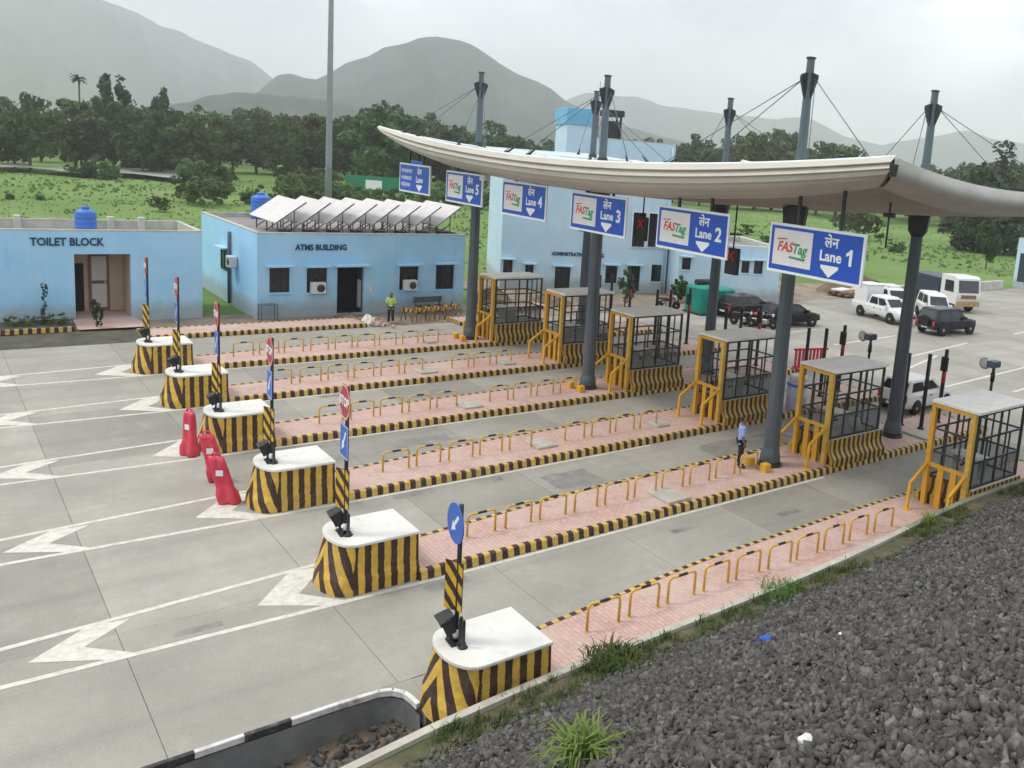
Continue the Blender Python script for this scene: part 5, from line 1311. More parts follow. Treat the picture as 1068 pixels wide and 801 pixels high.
# ================================================================== OTHER PLACED THINGS
# high mast
o = thing('high_mast', 'tall grey light mast rising out of the picture behind the ATMS building', 'mast', (-58.5, 5.95, -0.15))
m = MB(); m.lathe([(0.32, 0), (0.27, 8), (0.18, 26), (0.14, 31)], 12); m.build('shaft', 'mast_grey', o)
m = MB(); m.lathe([(0.5, 0), (0.5, 0.2), (0.33, 0.25)], 12); m.build('base', 'grey_concrete', o)
m = MB(); m.lathe([(0.9, 30), (1.0, 30.1), (0.9, 30.2)], 16); m.build('lamp_ring', 'mast_grey', o)
for k in range(6):
    a = k * math.pi / 3; m = MB(); m.bbox(math.cos(a) - 0.25, math.cos(a) + 0.25, math.sin(a) - 0.25, math.sin(a) + 0.25, 29.7, 29.98, c=0.03); m.build('floodlight', 'pole_dark', o)
# far green board and gantry
o = thing('direction_board', 'green road board far behind the ATMS building', 'sign', (-117, 34, -0.2), R(52))
m = MB(); m.bbox(-4.6, 4.6, -0.05, 0.05, 1.9, 4.2, c=0.02); m.build('board', 'green_board', o)
for x in (-3, 3): m = MB(); m.tube([(x, 0.1, 0), (x, 0.1, 4)], 0.12, 8); m.build('post', 'mast_grey', o)
m = MB(); m.quad([(-1.5, -0.06, 2.2), (1.0, -0.06, 2.2), (1.0, -0.06, 3.6), (-1.5, -0.06, 3.6)]); m.build('white_patch', 'sign_white', o)

# green generator with exhaust on top
o = thing('generator', 'teal green generator housing with dark silencer on top', 'generator', (-24.4, 20.0, -0.0), 0)
m = MB(); m.bbox(-0.9, 0.9, -1.75, -0.15, 0.15, 1.95, c=0.16); m.build('housing', 'teal_paint', o)
m = MB(); m.bbox(-0.85, 0.85, -0.1, 1.45, 0.15, 1.75, c=0.14); m.build('housing', 'teal_paint', o)
m = MB(); m.tube([(-0.2, -1.4, 2.13), (-0.2, -0.3, 2.13)], 0.2, 12); m.tube([(-0.2, -0.9, 1.9), (-0.2, -0.9, 2.1)], 0.08, 8); m.build('silencer', 'pole_dark', o)
m = MB(); m.box(-0.95, 0.95, -1.8, 1.5, 0.0, 0.148); m.build('skid', 'frame_black', o)
for y in (-1.3, -0.7, 0.4, 1.0):
    m = MB(); [m.box(0.905, 0.925, y - 0.2, y + 0.2, 0.5 + 0.14 * i, 0.58 + 0.14 * i) for i in range(6)]; m.build('louvre', 'teal_paint', o)
m = MB(); m.box(0.855, 0.875, 0.0, 1.3, 0.72, 0.80); m.build('white_stripe', 'sign_white', o)
# drum
o = thing('plastic_drum', 'pale blue drum with dark blue band behind the nearest column', 'drum', (-4.35, 6.2, 0.2))
m = MB(); m.lathe([(0.40, 0), (0.43, 0.05), (0.43, 0.55), (0.45, 0.58), (0.43, 0.62), (0.43, 1.15), (0.36, 1.25)], 18); m.build('body', 'drum_blue', o)
m = MB(); m.lathe([(0.437, 1.02), (0.455, 1.06), (0.437, 1.13)], 18); m.build('band', 'tank_blue', o)
m = MB(); m.lathe([(0.365, 1.24), (0.37, 1.42), (0.30, 1.48)], 18); m.build('lid', 'white_top', o)
# barricade
o = thing('slatted_barricade', 'red slatted barricade in the lane behind the booths', 'barricade', (-9.6, 13.2, 0.004), R(75))
for k in range(9): m = MB(); x = -0.9 + 0.22 * k; m.bbox(x - 0.07, x + 0.07, -0.03, 0.03, 0.25, 1.05, c=0.01); m.build('slat', 'red_plastic' if k % 2 == 0 else 'sign_red', o)
m = MB(); m.box(-1.05, 1.05, -0.04, 0.04, 1.05, 1.16); m.build('top_rail', 'red_plastic', o)
m = MB(); m.box(-1.05, 1.05, -0.04, 0.04, 0.14, 0.25); m.build('bottom_rail', 'red_plastic', o)
for x in (-0.8, 0.8): m = MB(); m.box(x - 0.06, x + 0.06, -0.3, 0.3, 0, 0.139); m.build('foot', 'red_plastic', o)
# pile of planks and rubble mound near the annex
o = thing('plank_stack', 'stack of brown planks with white sheets beyond the parked car', 'planks', (-27.6, 39.6, -0.03), R(8))
for k in range(14):
    m = MB(); m.box(-1.1 + 0.32 * (k % 7), -0.82 + 0.32 * (k % 7), -2.4 + rnd.uniform(-.3, .3), 2.4 + rnd.uniform(-.3, .3), 0.15 + 0.16 * (k // 7), 0.30 + 0.16 * (k // 7)); m.build('plank', 'wood', o)
m = MB(); [m.box(-1.2, 1.2, y - 0.1, y + 0.1, 0, 0.149) for y in (-1.6, 0, 1.6)]; m.build('bearer', 'wood', o)
for y, x in ((-1.4, -0.2), (1.0, 0.3)): m = MB(); m.bbox(x - 0.5, x + 0.5, y - 0.9, y + 0.9, 0.47 if y < 0 else 0.466, 0.60, c=0.02); m.build('white_sheet', 'white_sheet', o)
def mound(name, label, cat, x, y, rx, ry, h, mat, seed):
    m = MB(); n, kr = 22, 7; rings = []
    for i in range(kr + 1):
        t = i / kr; rings.append([(rx * (1 - t) * (1 + 0.35 * (vnoise(j * 0.7, i * 0.5, seed) - 0.5)) * math.cos(2 * math.pi * j / n), ry * (1 - t) * (1 + 0.35 * (vnoise(j * 0.7, i * 0.5, seed) - 0.5)) * math.sin(2 * math.pi * j / n), h * (1 - (1 - t) ** 1.7) * (0.8 + 0.4 * vnoise(j * 1.1, i * 1.3, seed + 4)) - 0.06 * (1 - t)) for j in range(n)])
    m.loft(rings, 0, False, True, sm=False); tag(m.build(name, mat, loc=(x, y, -0.03)), label, cat)
mound('soil_mound', 'brown soil heap between the two blue buildings', 'soil heap', -31.6, 7.2, 1.8, 1.4, 1.0, 'soil', 2)
mound('soil_mound', 'low soil heap in front of the ATMS doorway', 'soil heap', -28.6, -3.4, 1.5, 0.9, 0.35, 'soil', 5)
mound('sand_heap', 'small pale sand heap at the end of the far pink strip', 'sand heap', -27.3, -2.9, 0.75, 0.55, 0.5, 'white_sheet', 8)
mound('soil_mound', 'soil heap beside the farthest booth', 'soil heap', -30.9, 11.2, 1.6, 1.2, 0.7, 'soil', 12)
mound('soil_mound', 'long brown heap beyond the generator and parked car', 'soil heap', -29.5, 42.5, 2.2, 5.0, 1.4, 'soil', 15)
# loose brick heap
o = thing('brick_heap', 'heap of loose pink paving bricks by the worker', 'brick heap', (-27.05, -2.75, 0))
bm_ = MB(); bm_.box(-0.11, 0.11, -0.06, 0.06, -0.04, 0.04); bd = bm_.data('brick', ['pink_paver'])
for k in range(70):
    b = link('brick', bd, o, (rnd.gauss(0, 0.55), rnd.gauss(0, 0.5), 0.05 + 0.3 * max(0, rnd.random() - 0.3) ** 2)); b.rotation_euler = (rnd.uniform(-.5, .5), rnd.uniform(-.5, .5), rnd.uniform(0, 3.1))
# folded yellow-black barricades in a row behind the worker
for k in range(6):
    o = thing('a_frame_barricade', ORD[k] + ' yellow and black folding barricade right of the worker', 'barricade', (-27.2 - 0.12 * k, -0.6 + 0.62 * k, -0.02), R(rnd.uniform(-30, 30)), 'folding barricades by the worker')
    for s in (-1, 1):
        for x in (-0.4, 0.4): m = MB(); m.bar((x, 0.22 * s, 0), (x, 0.006 * s, 0.85), 0.05); m.build('leg', 'wood', o)
    m = MB(); m.box(-0.5, 0.5, -0.03, 0.03, 0.55, 0.72); m.build('board', 'orange_yellow', o)
    m = MB(); [m.box(x, x + 0.12, -0.034, 0.034, 0.551, 0.719) for x in (-0.4, -0.1, 0.2)]; m.build('black_bar', 'black_paint', o)
o = thing('bench', 'low blue grey bench against the ATMS wall', 'bench', (-29.3, 1.6, -0.02))
m = MB(); m.bbox(-0.25, 0.25, -0.9, 0.9, 0.42, 0.47, c=0.01); m.build('seat', 'frame_navy', o)
m = MB(); m.bbox(-0.27, -0.22, -0.9, 0.9, 0.62, 0.95, c=0.01); m.build('backrest', 'pole_grey', o)
for y in (-0.75, 0.75): m = MB(); m.bar((-0.24, y, 0), (-0.24, y, 0.95), 0.05); m.bar((0.2, y, 0), (0.2, y, 0.42), 0.05); m.build('leg', 'frame_black', o)
o = thing('small_table', 'small metal rack standing by the corner of the ATMS wall', 'rack', (-29.5, -7.4, -0.02))
m = MB(); [m.bar((x, y, 0), (x, y, 0.85), 0.04) for x in (-0.25, 0.25) for y in (-0.4, 0.4)]; m.build('frame', 'pole_grey', o)
m = MB(); m.box(-0.28, 0.28, -0.43, 0.43, 0.851, 0.88); m.build('top', 'pole_grey', o)
# litter on the slope
def lump(name, label, cat, x, y, s, mat, seed):
    rr = random.Random(seed); bm = bmesh.new(); bmesh.ops.create_icosphere(bm, subdivisions=2, radius=s)
    for v in bm.verts: v.co *= 1 + rr.uniform(-0.25, 0.25); v.co.z *= 0.7
    me = bpy.data.meshes.new(name); bm.to_mesh(me); bm.free(); me.materials.append(MATS[mat]); tag(link(name, me, loc=(x, y, emb_z(x, y) + s * 0.5)), label, cat)
lump('white_stone', 'single white stone among the dark stones at lower right', 'stone', 14.45, -15.45, 0.085, 'white_top', 3)
lump('plastic_scrap', 'crumpled blue plastic scrap on the stone slope', 'scrap', 10.05, -11.0, 0.13, 'tarp_blue', 6)
lump('pale_stone', 'pale stone high on the stone slope', 'stone', 11.7, -11.2, 0.075, 'white_top', 9)

# ================================================================== VEHICLES
def wheel_at(parent, x, y, r, w=0.22):
    m = MB(); m.lathe([(r * 0.62, -w / 2), (r * 0.95, -w / 2), (r, -w / 2 + 0.03), (r, w / 2 - 0.03), (r * 0.95, w / 2), (r * 0.62, w / 2)], 20)
    t = m.build('wheel', 'tyre', parent, loc=(x, y, r)); t.rotation_euler = (R(90), 0, 0)
    m = MB(); m.lathe([(r * 0.1, -w / 2 - 0.004), (r * 0.60, -w / 2 + 0.01), (r * 0.62, -w / 2 + 0.02), (r * 0.62, w / 2 - 0.02), (r * 0.60, w / 2 - 0.01), (r * 0.1, w / 2 + 0.004)], 14); m.build('rim', 'rim', t)
def car_body(m, st):
    """st: list of (x, half_width, z_bottom, z_belt) stations, lofted with rounded shoulders"""
    rings = []
    for x, hw, zb, zt in st:
        rings.append([(x, -hw * 0.94, zb), (x, -hw, zb + 0.18), (x, -hw, zt - 0.14), (x, -hw * 0.93, zt), (x, hw * 0.93, zt), (x, hw, zt - 0.14), (x, hw, zb + 0.18), (x, hw * 0.94, zb)])
    m.loft(rings, 0, True, True, sm=False)
def car(loc, rz, label, paint, st, cab, wheels, r, name='car', cat='car', hw=0.86, extra=None, group=None):
    """x is forward. cab: [(x_base_rear,x_roof_rear,x_roof_front,x_base_front), z_belt, z_roof]"""
    o = thing(name, label, cat, loc, rz, group)
    m = MB(); car_body(m, st); m.build('body', paint, o)
    (a, b, c, d), z0, z1 = cab; w0, w1 = hw * 0.92, hw * 0.76
    base = [(a, -w0, z0), (d, -w0, z0), (d, w0, z0), (a, w0, z0)]; top = [(b, -w1, z1 - 0.05), (c, -w1, z1 - 0.05), (c, w1, z1 - 0.05), (b, w1, z1 - 0.05)]; cap = [(b + 0.12, -w1 * 0.9, z1), (c - 0.12, -w1 * 0.9, z1), (c - 0.12, w1 * 0.9, z1), (b + 0.12, w1 * 0.9, z1)]
    m = MB(); m.loft([base, top, cap], 0, False, True); m.build('cabin', paint, o)
    def lerp(p, q, t): return tuple(p[i] + (q[i] - p[i]) * t for i in range(3))
    def pane(p0, p1, t1, t0, n, k0=0.1, k1=0.9, zz=(0.12, 0.86)):
        A = lerp(lerp(p0, p1, k0), lerp(t0, t1, k0), zz[0]); B = lerp(lerp(p0, p1, k1), lerp(t0, t1, k1), zz[0]); C = lerp(lerp(p0, p1, k1), lerp(t0, t1, k1), zz[1]); D = lerp(lerp(p0, p1, k0), lerp(t0, t1, k0), zz[1])
        mm = MB(); off = Vector(n) * 0.012; mm.quad([tuple(Vector(v) + off) for v in (A, B, C, D)]); mm.build('window', 'window_dark', o)
    for s, i, j in ((-1, 0, 1), (1, 3, 2)):
        pane(base[i], base[j], top[j], top[i], (0, s, 0.1), 0.08, 0.47); pane(base[i], base[j], top[j], top[i], (0, s, 0.1), 0.52, 0.90)
    pane(base[1], base[2], top[2], top[1], (1, 0, 0.3), 0.06, 0.94); pane(base[0], base[3], top[3], top[0], (-1, 0, 0.2), 0.08, 0.92)
    for x in wheels:
        for s in (-1, 1): wheel_at(o, x, s * (hw - 0.075), r)
    for x in wheels:
        for s in (-1, 1):
            m = MB(); m.lathe([(0.02, -0.012), (r * 1.17, -0.012), (r * 1.17, 0.012), (0.02, 0.012)], 20); a_ = m.build('wheel_arch', 'tyre', o, loc=(x, s * (hw + 0.006), r + 0.02)); a_.rotation_euler = (R(90), 0, 0)
    xf, xr = st[-1][0], st[0][0]; zf, zr = st[-1][3], st[0][3]
    m = MB(); m.box(xf + 0.052, xf + 0.06, -0.25, 0.25, st[-1][2] + 0.05, st[-1][2] + 0.16); m.build('number_plate', 'sign_white', o)
    m = MB(); m.box(xr - 0.06, xr - 0.052, -0.25, 0.25, st[0][2] + 0.05, st[0][2] + 0.16); m.build('number_plate', 'sign_white', o)
    m = MB(); m.bbox(xf - 0.03, xf + 0.012, -hw * 0.42, hw * 0.42, zf - 0.28, zf - 0.10, c=0.008); m.build('grille', 'frame_black', o)
    for s in (-1, 1):
        for k_ in (0.35, 0.62): xh = a + (d - a) * k_; m = MB(); m.bbox(xh - 0.09, xh + 0.09, s * (hw + 0.012) - 0.015, s * (hw + 0.012) + 0.015, z0 - 0.20, z0 - 0.16, c=0.004); m.build('door_handle', 'frame_black', o)
    for s in (-1, 1):
        m = MB(); m.bbox(xf - 0.06, xf + 0.015, s * hw * 0.62 - 0.16, s * hw * 0.62 + 0.16, zf - 0.26, zf - 0.08, c=0.01); m.build('headlight', 'lamp_clear', o)
        m = MB(); m.bbox(xr - 0.015, xr + 0.06, s * hw * 0.78 - 0.10, s * hw * 0.78 + 0.10, zr - 0.42, zr - 0.08, c=0.01); m.build('tail_lamp', 'lamp_red', o)
        m = MB(); m.bbox(d - 0.45, d - 0.25, s * (hw + 0.09) - 0.09, s * (hw + 0.09) + 0.09, z0 + 0.02, z0 + 0.17, c=0.02); m.build('mirror', paint, o)
    m = MB(); m.bbox(xf - 0.02, xf + 0.05, -hw * 0.8, hw * 0.8, st[-1][2], st[-1][2] + 0.2, c=0.01); m.build('bumper', 'frame_black', o)
    m = MB(); m.bbox(xr - 0.05, xr + 0.02, -hw * 0.8, hw * 0.8, st[0][2], st[0][2] + 0.2, c=0.01); m.build('bumper', 'frame_black', o)
    return o
# white double-cab pickup with a box on its bed
pk = car((-18.4, 31.5, 0.004), R(-12), 'white double cab pickup with a white box on its bed', 'car_white', [(-2.55, 0.85, 0.5, 1.08), (-0.9, 0.87, 0.45, 1.08), (0.9, 0.87, 0.42, 1.08), (1.5, 0.87, 0.42, 1.06), (2.2, 0.84, 0.45, 0.98), (2.5, 0.74, 0.5, 0.90)],
         [(-0.95, -0.75, 0.75, 1.5), 1.06, 1.75], (-1.55, 1.62), 0.37, 'pickup_truck', 'pickup')
m = MB(); m.bbox(-2.45, -1.05, -0.8, 0.8, 1.075, 2.35, c=0.04); m.build('cargo_box', 'white_paint', pk)
m = MB(); m.bbox(-2.5, -1.0, -0.84, 0.84, 2.351, 2.40, c=0.01); m.build('box_lid', 'white_paint', pk)
# white SUV behind
sv = car((-20.6, 35.6, 0.004), R(-28), 'white sport utility vehicle with roof rails behind the pickup', 'car_white', [(-2.2, 0.82, 0.4, 1.05), (-1.6, 0.88, 0.38, 1.1), (0.8, 0.88, 0.38, 1.1), (1.7, 0.86, 0.4, 1.04), (2.2, 0.76, 0.45, 0.9)],
         [(-2.15, -1.85, 0.4, 1.15), 1.08, 1.85], (-1.35, 1.4), 0.37, 'sport_utility_vehicle', 'car')
for y in (-0.5, 0.5): m = MB(); m.tube([(-1.5, y, 1.93), (0.2, y, 1.93)], 0.03, 6); m.build('roof_rail', 'rim', sv)
for x in (-1.3, -0.9, -0.5, -0.1): m = MB(); m.bbox(x - 0.12, x + 0.12, -0.6, 0.6, 1.86, 1.99, c=0.02); m.build('roof_slat', 'white_paint', sv)
# white van facing the plaza
car((-17.3, 36.2, 0.004), R(-40), 'white van with black windscreen between the pickup and the lorry', 'car_white', [(-2.1, 0.8, 0.4, 1.1), (-1.6, 0.86, 0.36, 1.15), (0.9, 0.86, 0.36, 1.12), (1.6, 0.84, 0.4, 1.02), (1.95, 0.72, 0.45, 0.9)],
    [(-2.05, -1.9, 0.5, 1.3), 1.1, 1.92], (-1.3, 1.2), 0.35, 'van', 'van')
# dark SUV in front
su = car((-13.4, 31.8, 0.004), R(84), 'dark navy sport utility vehicle parked in front of the white vehicles', 'car_navy', [(-2.25, 0.82, 0.42, 1.08), (-1.7, 0.9, 0.38, 1.12), (0.6, 0.9, 0.38, 1.1), (1.6, 0.88, 0.4, 1.04), (2.2, 0.76, 0.45, 0.92)],
    [(-2.2, -1.8, 0.3, 1.05), 1.08, 1.78], (-1.4, 1.45), 0.40, 'sport_utility_vehicle', 'car', hw=0.9)
m = MB(); m.lathe([(0.36, -0.1), (0.38, 0), (0.36, 0.1)], 18); sp = m.build('spare_wheel', 'tyre', su, loc=(-2.33, 0, 0.95)); sp.rotation_euler = (0, R(90), 0)
# lorry
o = thing('lorry', 'white lorry cab with dark load bed at the far right', 'lorry', (-20.2, 42.9, 0.004), R(-22))
m = MB(); m.loft([[(x, -1.12, z) for x, z in ((0.2, 0.7), (2.35, 0.7), (2.4, 1.5), (2.2, 2.75), (1.9, 2.9), (0.2, 2.9))], [(x, 1.12, z) for x, z in ((0.2, 0.7), (2.35, 0.7), (2.4, 1.5), (2.2, 2.75), (1.9, 2.9), (0.2, 2.9))]], 0, True, True); m.build('cab', 'car_white', o)
m = MB(); m.quad([(2.395, -0.95, 1.62), (2.395, 0.95, 1.62), (2.235, 0.95, 2.6), (2.235, -0.95, 2.6)]); m.build('windscreen', 'window_dark', o)
for s in (-1, 1): m = MB(); m.quad([(0.75, s * 1.135, 1.6), (1.95, s * 1.135, 1.6), (1.85, s * 1.135, 2.5), (0.75, s * 1.135, 2.5)]); m.build('side_window', 'window_dark', o)
m = MB(); m.bbox(-4.6, 0.0, -1.15, 1.15, 1.0, 2.5, c=0.03); m.build('load_bed', 'frame_navy', o)
m = MB(); m.box(-4.7, 2.3, -0.45, 0.45, 0.62, 0.999); m.build('chassis', 'frame_black', o)
m = MB(); m.bbox(2.36, 2.50, -1.1, 1.1, 0.55, 0.95, c=0.03); m.build('bumper', 'bumper_tan', o)
m = MB(); m.bbox(2.405, 2.46, -0.7, 0.7, 1.16, 1.45, c=0.01); m.build('grille', 'wall_brown', o)
for s in (-1, 1):
    m = MB(); m.bbox(2.40, 2.47, s * 0.88 - 0.15, s * 0.88 + 0.15, 1.2, 1.42, c=0.01); m.build('headlight', 'lamp_clear', o)
    for x in (1.3, -3.2): wheel_at(o, x, s * 0.95, 0.5, 0.3)
# parked dark cars near the annex
car((-19.2, 22.2, 0.004), R(80), 'black car parked behind the nearest column', 'car_black', [(-2.1, 0.78, 0.35, 0.95), (-1.6, 0.86, 0.32, 1.0), (0.8, 0.86, 0.32, 0.98), (1.6, 0.84, 0.35, 0.9), (2.05, 0.72, 0.4, 0.78)],
    [(-1.9, -1.4, 0.35, 1.15), 0.97, 1.5], (-1.3, 1.3), 0.33)
car((-22.6, 21.6, 0.004), R(86), 'brown grey car parked right of the generator', 'car_brown', [(-2.1, 0.78, 0.35, 0.95), (-1.6, 0.86, 0.32, 1.0), (0.8, 0.86, 0.32, 0.98), (1.6, 0.84, 0.35, 0.9), (2.05, 0.72, 0.4, 0.78)],
    [(-1.9, -1.4, 0.35, 1.15), 0.97, 1.5], (-1.3, 1.3), 0.33)
# white car leaving through lane 2
car((-2.6, 12.3, 0.004), R(92), 'white hatchback with red tail lamp leaving behind the second booth', 'car_white', [(-1.9, 0.76, 0.35, 1.0), (-1.5, 0.83, 0.30, 1.02), (0.7, 0.83, 0.30, 0.98), (1.5, 0.8, 0.33, 0.88), (1.9, 0.7, 0.4, 0.75)],
    [(-1.85, -1.5, 0.2, 0.95), 0.98, 1.52], (-1.2, 1.25), 0.31, hw=0.83)
# motorcycles
def motorcycle(loc, rz, label, paint):
    o = thing('motorcycle', label, 'motorcycle', loc, rz, 'motorcycles parked by the black car')
    for x in (-0.62, 0.62): wheel_at(o, x, 0, 0.30, 0.10)
    m = MB(); m.tube([(-0.62, 0, 0.30), (-0.2, 0, 0.5), (0.25, 0, 0.75), (0.45, 0, 0.85), (0.62, 0, 0.30)], 0.04, 8); m.tube([(-0.55, 0, 0.62), (0.3, 0, 0.72)], 0.05, 8); m.build('frame', 'frame_black', o)
    m = MB(); m.lathe([(0.05, -0.30), (0.15, -0.12), (0.16, 0.1), (0.06, 0.30)], 12); t = m.build('fuel_tank', paint, o, loc=(0.15, 0, 0.80)); t.rotation_euler = (0, R(86), 0)
    m = MB(); m.bbox(-0.75, -0.05, -0.13, 0.13, 0.74, 0.84, c=0.03); m.build('seat', 'black_paint', o)
    m = MB(); m.tube([(0.42, -0.34, 1.0), (0.5, 0, 0.92), (0.42, 0.34, 1.0)], 0.018, 6); m.build('handlebar', 'rim', o)
    m = MB(); m.bbox(-0.18, 0.22, -0.15, 0.15, 0.28, 0.58, c=0.04); m.build('engine', 'rim', o)
    m = MB(); m.lathe([(0.11, 0), (0.10, 0.06), (0.03, 0.12)], 12); h = m.build('headlight', 'lamp_clear', o, loc=(0.58, 0, 0.90)); h.rotation_euler = (0, R(-90), 0)
for k, (x, y, a, p_, l_) in enumerate(((-19.9, 18.6, 20, 'car_black', 'black motorcycle at the left of the parked row'), (-19.5, 19.25, 25, 'sign_red', 'dark red motorcycle in the middle of the parked row'), (-18.9, 19.6, 15, 'car_black', 'black motorcycle nearest the black car'), (-26.2, 17.6, 70, 'sign_red', 'red motorcycle beside the plant left of the generator'))):
    motorcycle((x, y, 0.004 if x > -26 else -0.03), R(a), l_, p_)

# ================================================================== PEOPLE
def skinned(name, pts, edges, radii, mat, parent, sub=2):
    me = bpy.data.meshes.new(name); me.from_pydata(pts, edges, []); o = bpy.data.objects.new(name, me); COL.objects.link(o)
    sk = o.modifiers.new('skin', 'SKIN'); sk.use_smooth_shade = True
    for v, r_ in zip(me.skin_vertices[0].data, radii): v.radius = r_ if isinstance(r_, tuple) else (r_, r_)
    me.skin_vertices[0].data[0].use_root = True
    ss = o.modifiers.new('sub', 'SUBSURF'); ss.levels = sub; ss.render_levels = sub
    bpy.context.view_layer.update()
    new = bpy.data.meshes.new_from_object(o.evaluated_get(bpy.context.evaluated_depsgraph_get()))
    bpy.data.objects.remove(o, do_unlink=True)
    new.materials.clear(); new.materials.append(MATS[mat])
    return link(name, new, parent)
def person(loc, rz, label, shirt, trousers, shoe, arms='down', vest=None):
    """standing figure 1.72 m tall facing local -Y"""
    o = thing('person', label, 'person', loc, rz)
    if arms == 'down': eL, hL, eR, hR = (-0.24, 0.03, 1.13), (-0.25, -0.05, 0.87), (0.24, 0.03, 1.13), (0.24, -0.04, 0.87)
    else: eL, hL, eR, hR = (-0.24, -0.03, 1.13), (-0.16, -0.22, 1.06), (0.25, 0.0, 1.13), (0.17, -0.22, 1.10)
    P = [(0, 0, 0.96), (0, 0, 1.12), (0, -0.005, 1.30), (0, 0.0, 1.42), (0, -0.01, 1.50), (0, -0.02, 1.60), (0, -0.015, 1.69),
         (-0.17, 0, 1.40), eL, hL, (0.17, 0, 1.40), eR, hR,
         (-0.09, 0, 0.90), (-0.10, -0.01, 0.50), (-0.11, 0.02, 0.09), (-0.12, -0.14, 0.03), (0.09, 0, 0.90), (0.10, -0.03, 0.50), (0.12, 0.0, 0.09), (0.13, -0.16, 0.03)]
    E_ = [(0, 1), (1, 2), (2, 3), (3, 4), (4, 5), (5, 6), (3, 7), (7, 8), (8, 9), (3, 10), (10, 11), (11, 12), (0, 13), (13, 14), (14, 15), (15, 16), (0, 17), (17, 18), (18, 19), (19, 20)]
    Rr = [(0.13, 0.10), (0.12, 0.09), (0.15, 0.10), (0.12, 0.085), 0.052, (0.078, 0.095), (0.06, 0.075), 0.058, 0.042, 0.032, 0.058, 0.042, 0.032, 0.085, 0.058, 0.04, 0.04, 0.085, 0.058, 0.04, 0.04]
    # palms and fingers
    for h, e_, s in ((9, hL, -1), (12, hR, 1)):
        el = Vector(eL if s < 0 else eR); d = (Vector(e_) - el).normalized(); side = Vector((0, 1, 0)); inward = d.cross(side).normalized()
        side = inward.cross(d).normalized()
        pal = len(P); P.append(tuple(Vector(e_) + d * 0.06)); E_.append((h, pal)); Rr.append((0.030, 0.022))
        for f in range(4):
            off = side * (0.027 - 0.018 * f); ln = (0.060, 0.072, 0.068, 0.052)[f]
            a = len(P); P.append(tuple(Vector(e_) + d * 0.095 + off)); E_.append((pal, a)); Rr.append(0.010)
            P.append(tuple(Vector(e_) + d * (0.095 + ln * 0.7) + off * 1.1 - inward * s * 0.012)); E_.append((a, a + 1)); Rr.append(0.009)
        a = len(P); P.append(tuple(Vector(e_) + d * 0.05 - side * -0.045)); E_.append((pal, a)); Rr.append(0.011)
        P.append(tuple(Vector(e_) + d * 0.09 + side * 0.058)); E_.append((a, a + 1)); Rr.append(0.009)
    body = skinned('body', P, E_, Rr, 'skin', o)
    # clothing, slightly larger than the body
    k = 1.0
    sh_P = [P[0], P[1], P[2], P[3], P[7], tuple(Vector(P[7]).lerp(Vector(P[8]), 0.5)), tuple(Vector(P[8]).lerp(Vector(P[9]), 0.1)), P[10], tuple(Vector(P[10]).lerp(Vector(P[11]), 0.5)), tuple(Vector(P[11]).lerp(Vector(P[12]), 0.1)), (0, 0, 0.88), (0, 0, 1.455)]
    skinned('shirt', sh_P, [(0, 1), (1, 2), (2, 3), (3, 4), (4, 5), (5, 6), (3, 7), (7, 8), (8, 9), (0, 10), (3, 11)], [(0.155, 0.12), (0.15, 0.115), (0.175, 0.122), (0.14, 0.10), 0.078, 0.066, 0.062, 0.078, 0.066, 0.062, (0.15, 0.115), 0.066], shirt, o)
    skinned('trousers', [(0, 0, 0.97), P[13], P[14], (P[15][0], P[15][1], 0.09), P[17], P[18], (P[19][0], P[19][1], 0.09)], [(0, 1), (1, 2), (2, 3), (0, 4), (4, 5), (5, 6)], [(0.145, 0.112), 0.104, 0.078, 0.068, 0.104, 0.078, 0.068], trousers, o)
    for a, b in ((15, 16), (19, 20)):
        skinned('shoe', [(P[a][0], P[a][1] + 0.04, 0.045), (P[a][0], P[a][1] - 0.08, 0.045), (P[b][0], P[b][1] - 0.05, 0.035)], [(0, 1), (1, 2)], [(0.047, 0.05), (0.05, 0.045), (0.04, 0.032)], shoe, o)
    skinned('hair', [(0, 0.0, 1.70), (0, 0.035, 1.66), (0, 0.04, 1.58)], [(0, 1), (1, 2)], [(0.082, 0.07), (0.088, 0.082), (0.062, 0.05)], 'hair_black', o)
    # face
    m = MB(); m.mesh([(0, -0.135, 1.60), (-0.016, -0.112, 1.585), (0.016, -0.112, 1.585), (0, -0.11, 1.635)], [(0, 1, 2), (0, 3, 1), (0, 2, 3)]); m.build('nose', 'skin', o)
    for s in (-1, 1):
        m = MB(); m.lathe([(0.0, -0.008), (0.010, 0), (0.0, 0.008)], 8, c=(0.03 * s, -0.108, 1.63)); m.build('eye', 'hair_black', o)
        m = MB(); m.lathe([(0.008, -0.03), (0.018, 0), (0.008, 0.03)], 8, c=(0.083 * s, 0.0, 1.61)); m.build('ear', 'skin', o)
    m = MB(); m.box(-0.022, 0.022, -0.112, -0.106, 1.555, 1.562); m.build('mouth', 'sign_red', o)
    return o
person((-0.30, -1.15, KZ - 0.012), R(150), 'man in light blue shirt and dark trousers standing on the island', 'shirt_blue', 'trousers_dark', 'shoe')
person((-27.0, -1.75, -0.03), R(60), 'worker in yellow green vest standing before the ATMS building', 'vest_green', 'trousers_dark', 'shoe_red', arms='front')

